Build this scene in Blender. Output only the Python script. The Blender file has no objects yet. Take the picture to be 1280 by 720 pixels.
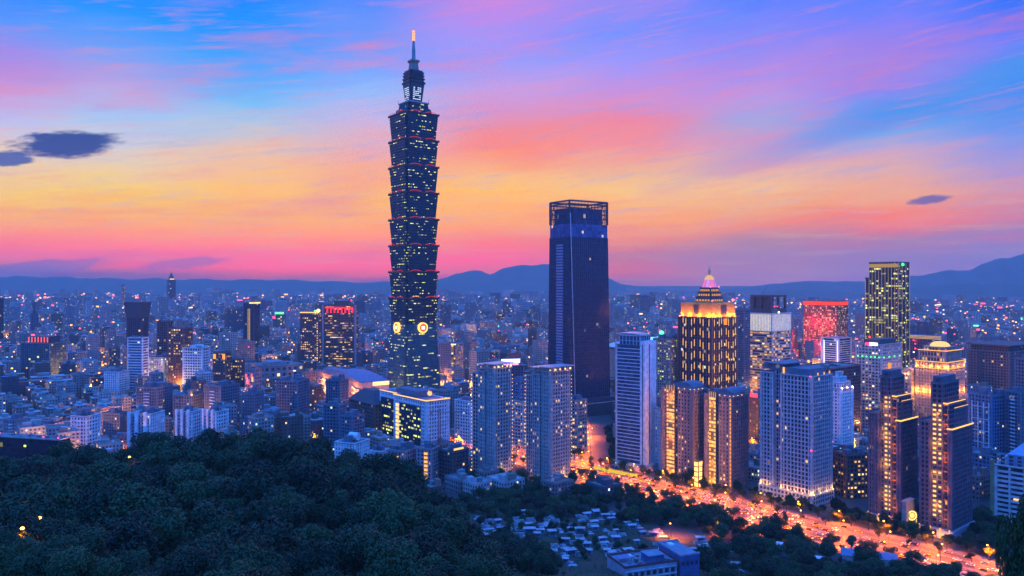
import bpy, math, random
import numpy as np
from mathutils import Vector
R = math.radians
random.seed(7)
F, YH, CZ = 967.0, 352.0, 170.0          # focal length in photo pixels, horizon row, eye height in metres
S = bpy.context.scene
COL = S.collection

# ------------------------------------------------------------------ camera, sky, light, exposure
cam = bpy.data.cameras.new('camera')
cam_o = bpy.data.objects.new('camera', cam); COL.objects.link(cam_o)
cam_o.location = (0, 0, CZ); cam_o.rotation_euler = (R(90), 0, 0)
cam.sensor_width = 36; cam.lens = 36 * F / 1280
cam.shift_y = -(360 - YH) / 1280
cam.clip_start = 1; cam.clip_end = 60000
S.camera = cam_o
S.view_settings.view_transform = 'Standard'; S.view_settings.look = 'None'
S.view_settings.exposure = 0; S.view_settings.gamma = 1
S.view_settings.use_curve_mapping = False
cy = S.cycles
cy.use_denoising = True
try: cy.denoiser = 'OPENIMAGEDENOISE'
except Exception: pass
cy.max_bounces = 5; cy.diffuse_bounces = 2; cy.glossy_bounces = 2; cy.transmission_bounces = 2
cy.volume_bounces = 0; cy.transparent_max_bounces = 8
cy.sample_clamp_indirect = 3; cy.sample_clamp_direct = 0
cy.use_adaptive_sampling = True; cy.adaptive_threshold = 0.02
cy.caustics_reflective = False; cy.caustics_refractive = False

def lin(c):
    return tuple(((v/255.)/12.92 if v/255. <= .04045 else ((v/255.+.055)/1.055)**2.4) for v in c)

class NT:
    """small helper to write node trees"""
    def __init__(s, tree): s.t = tree; s.n = tree.nodes; s.l = tree.links
    def node(s, typ, **kw):
        n = s.n.new(typ)
        for k, v in kw.items(): setattr(n, k, v)
        return n
    def put(s, sock, v):
        if isinstance(v, bpy.types.NodeSocket): s.l.new(v, sock)
        elif v is not None:
            if sock.type == 'RGBA' and len(v) == 3: v = (*v, 1)
            sock.default_value = v
    def m(s, op, a, b=None, c=None, clamp=False):
        n = s.node('ShaderNodeMath', operation=op, use_clamp=clamp)
        s.put(n.inputs[0], a)
        if b is not None: s.put(n.inputs[1], b)
        if c is not None: s.put(n.inputs[2], c)
        return n.outputs[0]
    def mix(s, f, a, b, blend='MIX'):
        n = s.node('ShaderNodeMix', data_type='RGBA', blend_type=blend)
        s.put(n.inputs[0], f); s.put(n.inputs[6], a); s.put(n.inputs[7], b)
        return n.outputs[2]
    def rng(s, v, a, b, c=0., d=1., smooth=True):
        n = s.node('ShaderNodeMapRange', interpolation_type='SMOOTHSTEP' if smooth else 'LINEAR')
        s.put(n.inputs[0], v); s.put(n.inputs[1], a); s.put(n.inputs[2], b); s.put(n.inputs[3], c); s.put(n.inputs[4], d)
        return n.outputs[0]
    def xyz(s, x=0., y=0., z=0.):
        n = s.node('ShaderNodeCombineXYZ')
        s.put(n.inputs[0], x); s.put(n.inputs[1], y); s.put(n.inputs[2], z)
        return n.outputs[0]
    def sep(s, v):
        n = s.node('ShaderNodeSeparateXYZ'); s.l.new(v, n.inputs[0]); return n.outputs
    def noise(s, v, scale=1., detail=3., rough=.55, out=0):
        n = s.node('ShaderNodeTexNoise'); s.put(n.inputs['Vector'], v)
        n.inputs['Scale'].default_value = scale; n.inputs['Detail'].default_value = detail; n.inputs['Roughness'].default_value = rough
        return n.outputs[out]
    def white(s, v):
        n = s.node('ShaderNodeTexWhiteNoise', noise_dimensions='3D'); s.l.new(v, n.inputs['Vector'])
        return n.outputs[0]
    def ramp(s, f, stops, interp='LINEAR'):
        n = s.node('ShaderNodeValToRGB'); cr = n.color_ramp; cr.interpolation = interp
        stops = sorted(stops, key=lambda q: q[0])
        while len(cr.elements) < len(stops): cr.elements.new(.5)
        for e, (p, c) in zip(cr.elements, stops): e.position = p
        for e, (p, c) in zip(cr.elements, stops): e.color = (*c, 1)
        s.put(n.inputs[0], f)
        return n.outputs[0]

def azel(px, py):
    a = math.atan((px - 640) / F)
    return a, math.atan((YH - py) / F * math.cos(a))

W = bpy.data.worlds.new('World'); S.world = W; W.use_nodes = True
W.node_tree.nodes.clear()
w = NT(W.node_tree)
d_ = w.sep(w.node('ShaderNodeTexCoord').outputs['Generated'])
AZ = w.m('ARCTAN2', d_[0], d_[1])
EL = w.m('ARCSINE', d_[2])
# long streaks of cloud bend the bands of the dusk sky
sv = w.xyz(w.m('MULTIPLY', AZ, 2.2), w.m('ADD', w.m('MULTIPLY', EL, 13.), w.m('MULTIPLY', AZ, -1.4)), .3)
n1 = w.noise(sv, 1.7, 6., .6)
n2 = w.noise(w.xyz(w.m('MULTIPLY', AZ, 1.3), w.m('MULTIPLY', EL, 6.), 4.2), 2.0, 5., .6)
warp = w.m('MULTIPLY', w.m('SUBTRACT', n1, .5), .075)
warp = w.m('MULTIPLY', warp, w.rng(EL, .0, .12, .25, 1.))
ELW = w.m('ADD', EL, warp)
AZW = w.m('ADD', AZ, w.m('MULTIPLY', w.m('SUBTRACT', n2, .5), .16))
ELMAX = R(22)
SKY = {
 0:   [(352,(96,96,180)),(343,(120,98,178)),(334,(168,112,165)),(322,(246,112,122)),(300,(252,128,108)),(275,(250,165,96)),(245,(250,202,108)),(215,(240,205,150)),(185,(220,200,205)),(150,(190,190,236)),(112,(208,150,212)),(65,(165,140,232)),(25,(90,150,252)),(0,(70,140,255))],
 160: [(352,(110,98,178)),(343,(150,105,170)),(335,(232,105,138)),(320,(255,112,112)),(300,(253,140,102)),(270,(252,178,92)),(240,(252,204,105)),(212,(238,205,160)),(180,(205,203,218)),(140,(165,196,242)),(105,(190,165,225)),(60,(110,160,248)),(20,(40,150,255)),(0,(20,145,255))],
 320: [(352,(130,98,172)),(344,(200,105,150)),(335,(255,108,128)),(315,(255,118,104)),(295,(255,150,96)),(265,(255,180,100)),(232,(253,192,122)),(206,(240,190,160)),(170,(185,196,222)),(130,(125,190,246)),(90,(75,170,255)),(50,(40,155,255)),(0,(0,138,255))],
 470: [(352,(140,100,172)),(342,(225,108,142)),(330,(255,108,110)),(310,(255,130,98)),(280,(255,168,98)),(245,(254,186,112)),(215,(248,172,140)),(188,(236,170,175)),(155,(200,180,225)),(120,(150,185,250)),(80,(115,165,255)),(40,(110,150,250)),(0,(80,140,255))],
 630: [(352,(150,100,175)),(340,(215,112,160)),(322,(255,105,118)),(300,(255,122,100)),(275,(255,168,98)),(245,(255,192,112)),(225,(250,188,132)),(205,(250,160,130)),(188,(252,138,130)),(165,(240,140,155)),(140,(222,148,190)),(110,(196,158,230)),(70,(150,155,252)),(30,(185,140,238)),(0,(200,138,225))],
 790: [(352,(150,112,178)),(338,(205,112,152)),(322,(190,122,158)),(300,(232,135,135)),(272,(255,168,110)),(240,(248,196,135)),(215,(238,180,150)),(185,(242,145,155)),(150,(236,135,165)),(120,(210,145,210)),(80,(160,150,250)),(40,(120,145,255)),(0,(150,140,245))],
 950: [(352,(152,122,188)),(330,(165,125,178)),(302,(172,132,168)),(280,(238,138,132)),(262,(240,168,130)),(235,(245,192,145)),(205,(228,170,170)),(175,(205,160,200)),(150,(160,165,225)),(125,(190,150,225)),(90,(175,140,232)),(40,(130,135,250)),(0,(85,130,255))],
 1110:[(352,(140,120,195)),(320,(150,125,185)),(295,(165,128,175)),(270,(245,125,125)),(250,(238,165,140)),(225,(228,168,160)),(195,(195,165,205)),(160,(120,165,235)),(135,(75,150,240)),(108,(140,135,240)),(75,(175,130,222)),(35,(125,130,250)),(0,(80,130,255))],
 1280:[(352,(130,118,200)),(310,(140,125,195)),(285,(160,128,185)),(262,(205,128,160)),(235,(205,150,180)),(205,(165,150,215)),(170,(120,150,235)),(130,(75,145,240)),(90,(50,140,245)),(50,(110,130,250)),(0,(45,115,250))],
}
DENS, HAZE_TOP, HAZE_FAR = 7e-5, 560., 11500.
def above_haze(c, el):
    """the sky's own light above the haze layer, so that it reads as c from inside the layer"""
    path = min(HAZE_FAR, (HAZE_TOP-CZ)/max(math.tan(el), 1e-3)); T = math.exp(-DENS*path)
    return tuple(max(.004, (v-h*(1-T))/T) for v, h in zip(c, (.12, .16, .60)))
e01 = w.m('DIVIDE', ELW, ELMAX, clamp=True)
sky, prev = None, None
for px in sorted(SKY):
    a, _ = azel(px, YH)
    col = w.ramp(e01, [(max(0, azel(px, py)[1]) / ELMAX, above_haze(lin(c), azel(px, py)[1])) for py, c in SKY[px]])
    sky = col if sky is None else w.mix(w.rng(AZW, prev, a), sky, col)
    prev = a
# streaks of rose cloud and of blue gaps between them
pm = w.m('MULTIPLY', w.rng(n1, .52, .78), w.rng(EL, .03, .10))
sky = w.mix(w.m('MULTIPLY', pm, .45), sky, lin((255, 128, 150)))
n3 = w.noise(w.xyz(w.m('MULTIPLY', AZ, 3.), w.m('ADD', w.m('MULTIPLY', EL, 30.), w.m('MULTIPLY', AZ, -1.)), 9.), 1.5, 5., .6)
gm = w.m('MULTIPLY', w.rng(n3, .50, .72), w.m('MULTIPLY', w.rng(EL, .005, .03), w.rng(EL, .13, .07)))
sky = w.mix(w.m('MULTIPLY', gm, .40), sky, lin((252, 112, 108)))
n4 = w.noise(w.xyz(w.m('MULTIPLY', AZ, 5.), w.m('MULTIPLY', EL, 60.), 2.), 1.2, 5., .6)
sky = w.mix(w.m('MULTIPLY', w.rng(n4, .5, .75), w.m('MULTIPLY', w.rng(EL, .19, .12), .22)), sky, lin((255, 200, 150)))
# a clear blue lane slants up to the right between the rose clouds
a1, b1 = azel(800, 236); a2, b2 = azel(1275, 84)
lane = w.m('SUBTRACT', w.m('SUBTRACT', EL, b1), w.m('MULTIPLY', w.m('SUBTRACT', AZ, a1), (b2-b1)/(a2-a1)))
lane = w.m('ADD', lane, w.m('MULTIPLY', w.m('SUBTRACT', n1, .5), .03))
lm = w.m('MULTIPLY', w.rng(w.m('ABSOLUTE', lane), .026, .002), w.m('MULTIPLY', w.rng(AZ, azel(760, YH)[0], azel(1150, YH)[0]), w.rng(AZ, R(50), R(38))))
sky = w.mix(w.m('MULTIPLY', lm, .72), sky, lin((78, 152, 242)))
# fine brushed texture in the high cloud
ft = w.noise(w.xyz(w.m('MULTIPLY', AZ, 4.), w.m('ADD', w.m('MULTIPLY', EL, 42.), w.m('MULTIPLY', AZ, -6.)), 5.), 2.2, 8., .68)
fm = w.m('MULTIPLY', w.rng(EL, .035, .10), .34)
sky = w.mix(w.m('MULTIPLY', w.rng(ft, .50, .74), fm), sky, lin((255, 140, 150)))
sky = w.mix(w.m('MULTIPLY', w.rng(ft, .50, .28), fm), sky, lin((120, 165, 245)))
f2 = w.noise(w.xyz(w.m('MULTIPLY', AZ, 5.), w.m('MULTIPLY', EL, 85.), 7.), 1.6, 7., .66)
fl_ = w.m('MULTIPLY', w.rng(EL, .13, .08), .30)
sky = w.mix(w.m('MULTIPLY', w.rng(f2, .52, .72), fl_), sky, lin((255, 120, 100)))
sky = w.mix(w.m('MULTIPLY', w.rng(f2, .48, .30), fl_), sky, lin((255, 205, 130)))
# small dark clouds low in the afterglow
nc = w.noise(w.xyz(w.m('MULTIPLY', AZ, 17.), w.m('ADD', w.m('MULTIPLY', EL, 55.), w.m('MULTIPLY', AZ, -7.)), 1.), 1., 8., .68)
for (cx, cyy, hw, hh, col, amt) in ((82, 181, 70, 17, (32, 66, 142), .96), (8, 198, 42, 11, (45, 84, 165), .9), (1160, 250, 30, 6, (72, 84, 165), .8), (228, 330, 60, 8, (165, 105, 160), .55), (30, 336, 130, 9, (140, 108, 170), .6)):
    a, e = azel(cx, cyy)
    dx = w.m('DIVIDE', w.m('SUBTRACT', AZ, a), math.radians(hw / F * 57.3) * math.cos(a) ** 2)
    dy = w.m('DIVIDE', w.m('SUBTRACT', w.m('SUBTRACT', EL, e), w.m('MULTIPLY', w.m('SUBTRACT', AZ, a), .12)), hh / F * math.cos(a))
    rr = w.m('ADD', w.m('MULTIPLY', dx, dx), w.m('MULTIPLY', dy, dy))
    rr = w.m('ADD', rr, w.m('MULTIPLY', w.m('SUBTRACT', nc, .5), 3.4))
    sky = w.mix(w.m('MULTIPLY', w.rng(rr, 1.25, .45), amt), sky, lin(col))
# overhead and behind the eye the sky is the plain deep blue of dusk
ZEN = (0.095, 0.52, 2.25); EAST = (0.075, 0.41, 2.0)
sky = w.mix(w.rng(EL, R(22), R(48)), sky, ZEN)
side = w.rng(w.m('ABSOLUTE', AZ), R(45), R(95))
sky = w.mix(side, sky, w.mix(w.rng(EL, 0., R(50)), EAST, ZEN))
nish = w.node('ShaderNodeTexSky', sky_type='NISHITA', sun_disc=False, sun_elevation=R(-2.5), sun_rotation=R(-12))
lp = w.mix(1., sky, w.mix(1., nish.outputs[0], (.02, .02, .02), 'MULTIPLY'), 'ADD')
bg = w.node('ShaderNodeBackground'); w.put(bg.inputs[0], lp); bg.inputs[1].default_value = 1.0
w.l.new(bg.outputs[0], w.node('ShaderNodeOutputWorld').inputs[0])
W.cycles.sampling_method = 'MANUAL'; W.cycles.sample_map_resolution = 512

sun = bpy.data.lights.new('afterglow', 'SUN'); sun.energy = .12; sun.angle = R(20); sun.color = (1, .55, .5)
so = bpy.data.objects.new('afterglow', sun); COL.objects.link(so)
so.rotation_euler = Vector((.2, 1, .10)).to_track_quat('Z', 'Y').to_euler()   # the sun has just set behind the tall tower

# ------------------------------------------------------------------ helpers: tags, meshes, materials
def tag(o, label=None, cat=None, group=None, kind=None):
    for k, v in (('label', label), ('category', cat), ('group', group), ('kind', kind)):
        if v: o[k] = v
    return o
def empty(name, loc, rz=0., parent=None):
    o = bpy.data.objects.new(name, None); COL.objects.link(o)
    o.location = loc; o.rotation_euler = (0, 0, rz); o.parent = parent
    return o
class MB:
    """collects faces with uv cells (one cell per window) and a tint, then links ONE mesh object"""
    def __init__(s): s.v = []; s.f = []; s.uv = []; s.t = []; s.smooth = False
    def face(s, pts, uv=None, tint=None):
        i = len(s.v); n = len(pts)
        s.v.extend(pts); s.f.append(tuple(range(i, i + n)))
        s.uv.extend(uv if uv else [(0., 0.)] * n)
        s.t.append(tint or (1, 1, 1, 0))
    def box(s, x0, x1, y0, y1, z0, z1, tint=None, bottom=True):
        a, b, c, d = (x0, y0), (x1, y0), (x1, y1), (x0, y1)
        for p, q in ((a, b), (b, c), (c, d), (d, a)):
            s.face([(*p, z0), (*q, z0), (*q, z1), (*p, z1)], None, tint)
        s.face([(*a, z1), (*b, z1), (*c, z1), (*d, z1)], None, tint)
        if bottom: s.face([(*d, z0), (*c, z0), (*b, z0), (*a, z0)], None, tint)
    def obox(s, o, ex, ey, z0, z1, tint=None):
        """box standing on a parallelogram o, o+ex, o+ex+ey, o+ey (2d)"""
        a = (o[0], o[1]); b = (o[0]+ex[0], o[1]+ex[1]); c = (b[0]+ey[0], b[1]+ey[1]); d = (o[0]+ey[0], o[1]+ey[1])
        for p, q in ((a, b), (b, c), (c, d), (d, a)): s.face([(*p, z0), (*q, z0), (*q, z1), (*p, z1)], None, tint)
        s.face([(*a, z1), (*b, z1), (*c, z1), (*d, z1)], None, tint); s.face([(*d, z0), (*c, z0), (*b, z0), (*a, z0)], None, tint)
    def walls(s, x0, x1, y0, y1, z0, z1, bay, fl, tint=None, off=(0, 0), top=True, roof_tint=None):
        a, b, c, d = (x0, y0), (x1, y0), (x1, y1), (x0, y1)
        nf = max(1, round((z1 - z0) / fl)); u = off[0]
        for p, q in ((a, b), (b, c), (c, d), (d, a)):
            nb = max(1, round(math.hypot(q[0]-p[0], q[1]-p[1]) / bay))
            s.face([(*p, z0), (*q, z0), (*q, z1), (*p, z1)], [(u, off[1]), (u+nb, off[1]), (u+nb, off[1]+nf), (u, off[1]+nf)], tint)
            u += nb + 3
        if top: s.face([(*a, z1), (*b, z1), (*c, z1), (*d, z1)], None, roof_tint or tint)
    def loft(s, P0, z0, P1, z1, bay=3., nf=0, cap=True, off=0, uv=True):
        n = len(P0); u = off
        for i in range(n):
            j = (i + 1) % n
            nb = max(1, round(math.hypot(P1[j][0]-P1[i][0], P1[j][1]-P1[i][1]) / bay))
            s.face([(*P0[i], z0), (*P0[j], z0), (*P1[j], z1), (*P1[i], z1)], [(u, off), (u+nb, off), (u+nb, off+nf), (u, off+nf)] if uv and nf else None)
            u += nb + 3
        if cap:
            s.face([(*p, z1) for p in P1]); s.face([(*p, z0) for p in reversed(P0)])
    def tube(s, p, q, r0, r1=None, n=6, tint=None):
        p, q = Vector(p), Vector(q); r1 = r0 if r1 is None else r1
        ax = (q - p).normalized(); h = Vector((0, 0, 1)) if abs(ax.z) < .9 else Vector((1, 0, 0))
        e1 = ax.cross(h).normalized(); e2 = ax.cross(e1)
        A = [p + (e1*math.cos(k*2*math.pi/n) + e2*math.sin(k*2*math.pi/n))*r0 for k in range(n)]
        B = [q + (e1*math.cos(k*2*math.pi/n) + e2*math.sin(k*2*math.pi/n))*r1 for k in range(n)]
        for k in range(n):
            l = (k+1) % n; s.face([tuple(A[l]), tuple(A[k]), tuple(B[k]), tuple(B[l])], None, tint)
        s.face([tuple(v) for v in A], None, tint); s.face([tuple(v) for v in reversed(B)], None, tint)
    def lathe(s, prof, n=16, c=(0, 0), tint=None):
        for (r0, z0), (r1, z1) in zip(prof, prof[1:]):
            for k in range(n):
                a, b = k*2*math.pi/n, (k+1)*2*math.pi/n
                pts = [(c[0]+r0*math.cos(a), c[1]+r0*math.sin(a), z0), (c[0]+r0*math.cos(b), c[1]+r0*math.sin(b), z0), (c[0]+r1*math.cos(b), c[1]+r1*math.sin(b), z1), (c[0]+r1*math.cos(a), c[1]+r1*math.sin(a), z1)]
                if r1 < 1e-4: pts = pts[:3]
                elif r0 < 1e-4: pts = pts[1:]
                s.face(pts, None, tint)
    def build(s, name, mat, parent=None, loc=None, mesh_only=False):
        me = bpy.data.meshes.new(name)
        me.from_pydata(s.v, [], s.f)
        uv = me.uv_layers.new(name='UVMap')
        uv.data.foreach_set('uv', np.array(s.uv, dtype=np.float32).ravel())
        at = me.attributes.new('tint', 'FLOAT_COLOR', 'FACE')
        at.data.foreach_set('color', np.array([(*t, 0) if len(t) == 3 else t for t in s.t], dtype=np.float32).ravel())
        if s.smooth: me.polygons.foreach_set('use_smooth', [True]*len(s.f))
        me.materials.append(mat)
        if mesh_only: return me
        o = bpy.data.objects.new(name, me); COL.objects.link(o)
        o.parent = parent
        if loc: o.location = loc
        return o

def new_mat(name):
    m = bpy.data.materials.new(name); m.use_nodes = True; m.node_tree.nodes.clear()
    m.cycles.emission_sampling = 'NONE'
    return m, NT(m.node_tree)
def finish(t, base, rough=.8, emis=None, estr=None, metal=0., bump=None, spec=.5):
    p = t.node('ShaderNodeBsdfPrincipled')
    t.put(p.inputs['Base Color'], base); t.put(p.inputs['Roughness'], rough); t.put(p.inputs['Metallic'], metal)
    t.put(p.inputs['Specular IOR Level'], spec)
    if emis is not None: t.put(p.inputs['Emission Color'], emis); t.put(p.inputs['Emission Strength'], estr)
    if bump is not None:
        b = t.node('ShaderNodeBump'); b.inputs['Strength'].default_value = .4; t.put(b.inputs['Height'], bump); t.l.new(b.outputs[0], p.inputs['Normal'])
    t.l.new(p.outputs[0], t.node('ShaderNodeOutputMaterial').inputs[0])
_pm = {}
def plain(name, col, rough=.8, metal=0., var=.25, scale=.25):
    """one colour with weathering blotches"""
    if name in _pm: return _pm[name]
    m, t = new_mat(name)
    g = t.node('ShaderNodeNewGeometry').outputs['Position']
    n = t.noise(g, scale, 5., .65)
    c = t.mix(t.rng(n, .25, .75), tuple(x*(1-var) for x in col), tuple(min(1, x*(1+var)) for x in col))
    finish(t, c, rough, metal=metal); _pm[name] = m
    return m
_em = {}
def glow(col, s, sample=False):
    key = (col, s, sample)
    if key in _em: return _em[key]
    m, t = new_mat('light_' + '_'.join('%02d' % int(c*99) for c in col))
    e = t.node('ShaderNodeEmission'); e.inputs[0].default_value = (*col, 1); e.inputs[1].default_value = s
    t.l.new(e.outputs[0], t.node('ShaderNodeOutputMaterial').inputs[0])
    if sample or (col[0] > .9 and col[2] < .4 and s < 2.3): m.cycles.emission_sampling = 'FRONT'
    _em[key] = m
    return m
WARM, GOLD, ORANGE, RED = (1, .52, .14), (1, .62, .18), (1, .26, .035), (1, .035, .05)
COOL, GREENISH = (.62, .8, 1), (.75, 1, .35)
PAL_MIX = [(0, (1, .42, .10)), (.35, (1, .62, .2)), (.6, (1, .85, .5)), (.78, (.75, .9, 1)), (.9, (.7, 1, .5)), (1, (1, .45, .5))]
PAL_WARM = [(0, (1, .36, .07)), (.5, (1, .55, .14)), (1, (1, .78, .35))]
PAL_LIME = [(0, (.62, .85, .12)), (.5, (1, .78, .14)), (1, (.78, .95, .38))]
_fm = {}
def facade(name, tint=None, glass=(.02, .03, .05), wu=.6, wv=.55, lit=None, strength=1.3, pal=PAL_MIX, cluster=False, grough=.12, wrough=.8, spec=.35, wide=False):
    """wall with a grid of windows, one per uv cell; some of them lit; tint/lit None: read from the mesh"""
    if name in _fm: return _fm[name]
    m, t = new_mat(name)
    uv = t.node('ShaderNodeUVMap'); uv.uv_map = 'UVMap'
    u, v, _ = t.sep(uv.outputs[0])
    oi = t.node('ShaderNodeObjectInfo').outputs['Random']
    cu, cv = t.m('FLOOR', u), t.m('FLOOR', v)
    fu, fv = t.m('FRACT', u), t.m('FRACT', v)
    mk = t.m('MULTIPLY', t.m('LESS_THAN', t.m('ABSOLUTE', t.m('SUBTRACT', fu, .5)), wu/2), t.m('LESS_THAN', t.m('ABSOLUTE', t.m('SUBTRACT', fv, .5)), wv/2))
    r1 = t.white(t.xyz(cu, cv, t.m('MULTIPLY', oi, 97.)))
    r2 = t.white(t.xyz(t.m('ADD', cu, 31.7), cv, t.m('MULTIPLY', oi, 53.)))
    at = t.node('ShaderNodeAttribute', attribute_name='tint')
    lf = at.outputs['Alpha'] if lit is None else lit
    base = at.outputs['Color'] if tint is None else tint
    if cluster:
        nz = t.noise(t.xyz(t.m('MULTIPLY', cu, .11 if wide else .22), t.m('MULTIPLY', cv, 2.6 if wide else 1.7), t.m('MULTIPLY', oi, 31.)), 1., 1., .5)
        on = t.m('MULTIPLY', t.m('GREATER_THAN', nz, t.m('SUBTRACT', .76, lf)), t.m('GREATER_THAN', r1, .42 if wide else .3))
    else:
        on = t.m('LESS_THAN', r1, lf)
    on = t.m('MULTIPLY', on, mk)
    ecol = t.ramp(r2, pal)
    var = t.m('MULTIPLY_ADD', t.m('POWER', t.white(t.xyz(cv, cu, 3.)), 2.2), 1.5, .22)
    g = t.node('ShaderNodeNewGeometry').outputs['Position']
    st = t.rng(t.noise(t.node('ShaderNodeVectorMath', operation='MULTIPLY').outputs[0], .2, 4., .6), .2, .8, .75, 1.15)
    vm = st.node.id_data.nodes  # streaks of rain dirt down the wall
    for nd in vm:
        if nd.type == 'VECT_MATH': t.l.new(g, nd.inputs[0]); nd.inputs[1].default_value = (1, 1, .15)
    wall = t.mix(1., base, t.xyz(st, st, st), 'MULTIPLY')
    gl = t.mix(t.m('MULTIPLY', r2, .6), glass, tuple(min(1, c*3+.01) for c in glass))   # curtains and blinds
    c = t.mix(mk, wall, gl)
    finish(t, c, t.m('MULTIPLY_ADD', mk, grough - wrough, wrough), ecol, t.m('MULTIPLY', t.m('MULTIPLY', on, var), strength), spec=spec)
    _fm[name] = m
    return m

# ------------------------------------------------------------------ the ground, the hill, far ridges, haze
m_ground, t = new_mat('city_ground')
g = t.node('ShaderNodeNewGeometry').outputs['Position']
n = t.noise(g, .012, 6., .65)
finish(t, t.ramp(n, [(0, (.03, .045, .035)), (.45, (.05, .055, .055)), (.6, (.08, .08, .08)), (1, (.035, .05, .03))]), .9)
mb = MB()
mb.face([(-16000, -3000, 0), (16000, -3000, 0), (16000, 30000, 0), (-16000, 30000, 0)])
tag(mb.build('ground', m_ground), kind='structure')

PXC = [-400, 0, 200, 350, 500, 600, 700, 850, 1000, 1280, 1700]
YS = [-150, 0, 60, 120, 200, 300, 380, 440, 480, 520, 560, 620, 760]
ZT = [
 [150, 166, 138, 112, 98, 82, 66, 45, 30, 18, 8, -3, -4],
 [150, 166, 138, 112, 94, 78, 72, 52, 36, 20, 8, -3, -4],
 [150, 166, 138, 112, 93, 82, 80, 58, 40, 22, 8, -3, -4],
 [150, 166, 138, 112, 92, 86, 84, 62, 42, 22, 8, -3, -4],
 [150, 166, 137, 108, 90, 74, 63, 47, 32, 18, 6, -3, -4],
 [150, 166, 136, 106, 84, 56, 36, 24, 17, 10, 3, -3, -4],
 [150, 166, 136, 106, 80, 48, 30, 19, 13, 7, 2, -3, -4],
 [150, 166, 136, 106, 76, 40, 21, 9, 3, -1, -3, -4, -4],
 [150, 166, 136, 106, 74, 36, 13, 3, -2, -3, -4, -4, -4],
 [150, 166, 138, 108, 74, 36, 9, -1, -3, -4, -4, -4, -4],
 [150, 166, 138, 108, 74, 36, 9, -1, -3, -4, -4, -4, -4]]
ZT = np.array(ZT, dtype=float)
def hill(x, y):
    p = 640 + F * x / max(y, 80.)
    p = min(max(p, PXC[0]), PXC[-1]); yy = min(max(y, YS[0]), YS[-1])
    row = [np.interp(yy, YS, ZT[i]) for i in range(len(PXC))]
    return float(np.interp(p, PXC, row)) + 1.6*math.sin(x*.05+1)*math.sin(y*.043) * (1 if y > 100 else 0)
m_soil, t = new_mat('hill_soil')
g = t.node('ShaderNodeNewGeometry').outputs['Position']
finish(t, t.ramp(t.noise(g, .15, 6., .7), [(0, (.012, .022, .012)), (.5, (.03, .05, .025)), (1, (.06, .06, .05))]), .95)
xs = np.arange(-640, 641, 12.); ys = np.arange(-150, 765, 12.)
hv = [(float(x), float(y), hill(float(x), float(y))) for y in ys for x in xs]
nx = len(xs)
hf = [(j*nx+i, j*nx+i+1, (j+1)*nx+i+1, (j+1)*nx+i) for j in range(len(ys)-1) for i in range(nx-1)]
me = bpy.data.meshes.new('hillside'); me.from_pydata(hv, [], hf); me.polygons.foreach_set('use_smooth', [True]*len(hf)); me.materials.append(m_soil)
ho = bpy.data.objects.new('hillside', me); COL.objects.link(ho); tag(ho, kind='structure')

m_mtn, t = new_mat('far_forest')
g = t.node('ShaderNodeNewGeometry').outputs['Position']
finish(t, t.ramp(t.noise(g, .004, 8., .65), [(0, (.055, .085, .08)), (.5, (.075, .11, .10)), (1, (.10, .13, .11))]), .95)
def ridge(name, Y, depth, prof, seed, rough=1.):
    """a mountain range: crest through the listed (photo column, photo row) sight lines at distance Y, slopes both ways"""
    rnd = random.Random(seed)
    ph = [rnd.uniform(0, 6.28) for _ in range(8)]
    px0, px1 = prof[0][0], prof[-1][0]
    N, M = 260, 18
    vs, fs = [], []
    for i in range(N):
        px = px0 + (px1-px0)*i/(N-1)
        py = np.interp(px, [q[0] for q in prof], [q[1] for q in prof])
        x = (px-640)/F*Y
        jag = sum(math.sin(px*.021*2**k+ph[k])/1.75**k for k in range(6))*9*rough
        h = CZ + (YH-py)/F*Y + jag
        for j in range(M):
            v = j/(M-1)*2-1
            spur = 1+.35*math.sin(px*.11+ph[1]+2*v)*abs(v)*(1-abs(v))*2+.2*math.sin(px*.29+ph[3])*abs(v)*(1-abs(v))
            hh = max(-5, h*(1-abs(v)**1.15)*spur) if j not in (0, M-1) else -5
            vs.append((x*(1+v*depth/Y*.6), Y+v*depth, hh))
    for i in range(N-1):
        for j in range(M-1):
            a = i*M+j; fs.append((a, a+M, a+M+1, a+1))
    me = bpy.data.meshes.new(name); me.from_pydata(vs, [], fs); me.polygons.foreach_set('use_smooth', [True]*len(fs)); me.materials.append(m_mtn)
    o = bpy.data.objects.new(name, me); COL.objects.link(o); tag(o, kind='structure')
ridge('hills', 8800, 900, [(-250,348),(0,345),(150,347),(300,349),(420,351),(500,352),(560,349),(700,353)], 1, .5)
ridge('mountain', 9600, 1300, [(440,356),(500,352),(545,349),(570,340),(600,337),(612,342),(625,335),(650,332),(680,328),(720,330),(745,342),(775,354),(830,361),(900,363),(960,366)], 2, .55)
ridge('mountain', 9000, 1000, [(830,364),(900,362),(950,357),(985,352),(1040,350),(1085,351),(1120,347),(1165,341),(1210,336),(1245,324),(1285,313),(1330,300),(1450,285),(1600,300)], 3, .55)
ridge('hills', 6600, 800, [(920,372),(960,364),(1000,360),(1040,364),(1080,366),(1130,360),(1180,355),(1240,353),(1300,354),(1400,350),(1600,350)], 4, .5)

hz, t = new_mat('dusk_haze')
pv = t.node('ShaderNodeVolumePrincipled')
pv.inputs['Color'].default_value = (.86, .84, .80, 1); pv.inputs['Density'].default_value = DENS
pv.inputs['Anisotropy'].default_value = 0.
t.l.new(pv.outputs[0], t.node('ShaderNodeOutputMaterial').inputs['Volume'])
mb = MB(); mb.box(-15500, 15500, -2500, 11500, -6, 560)
tag(mb.build('haze', hz), kind='stuff')
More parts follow.
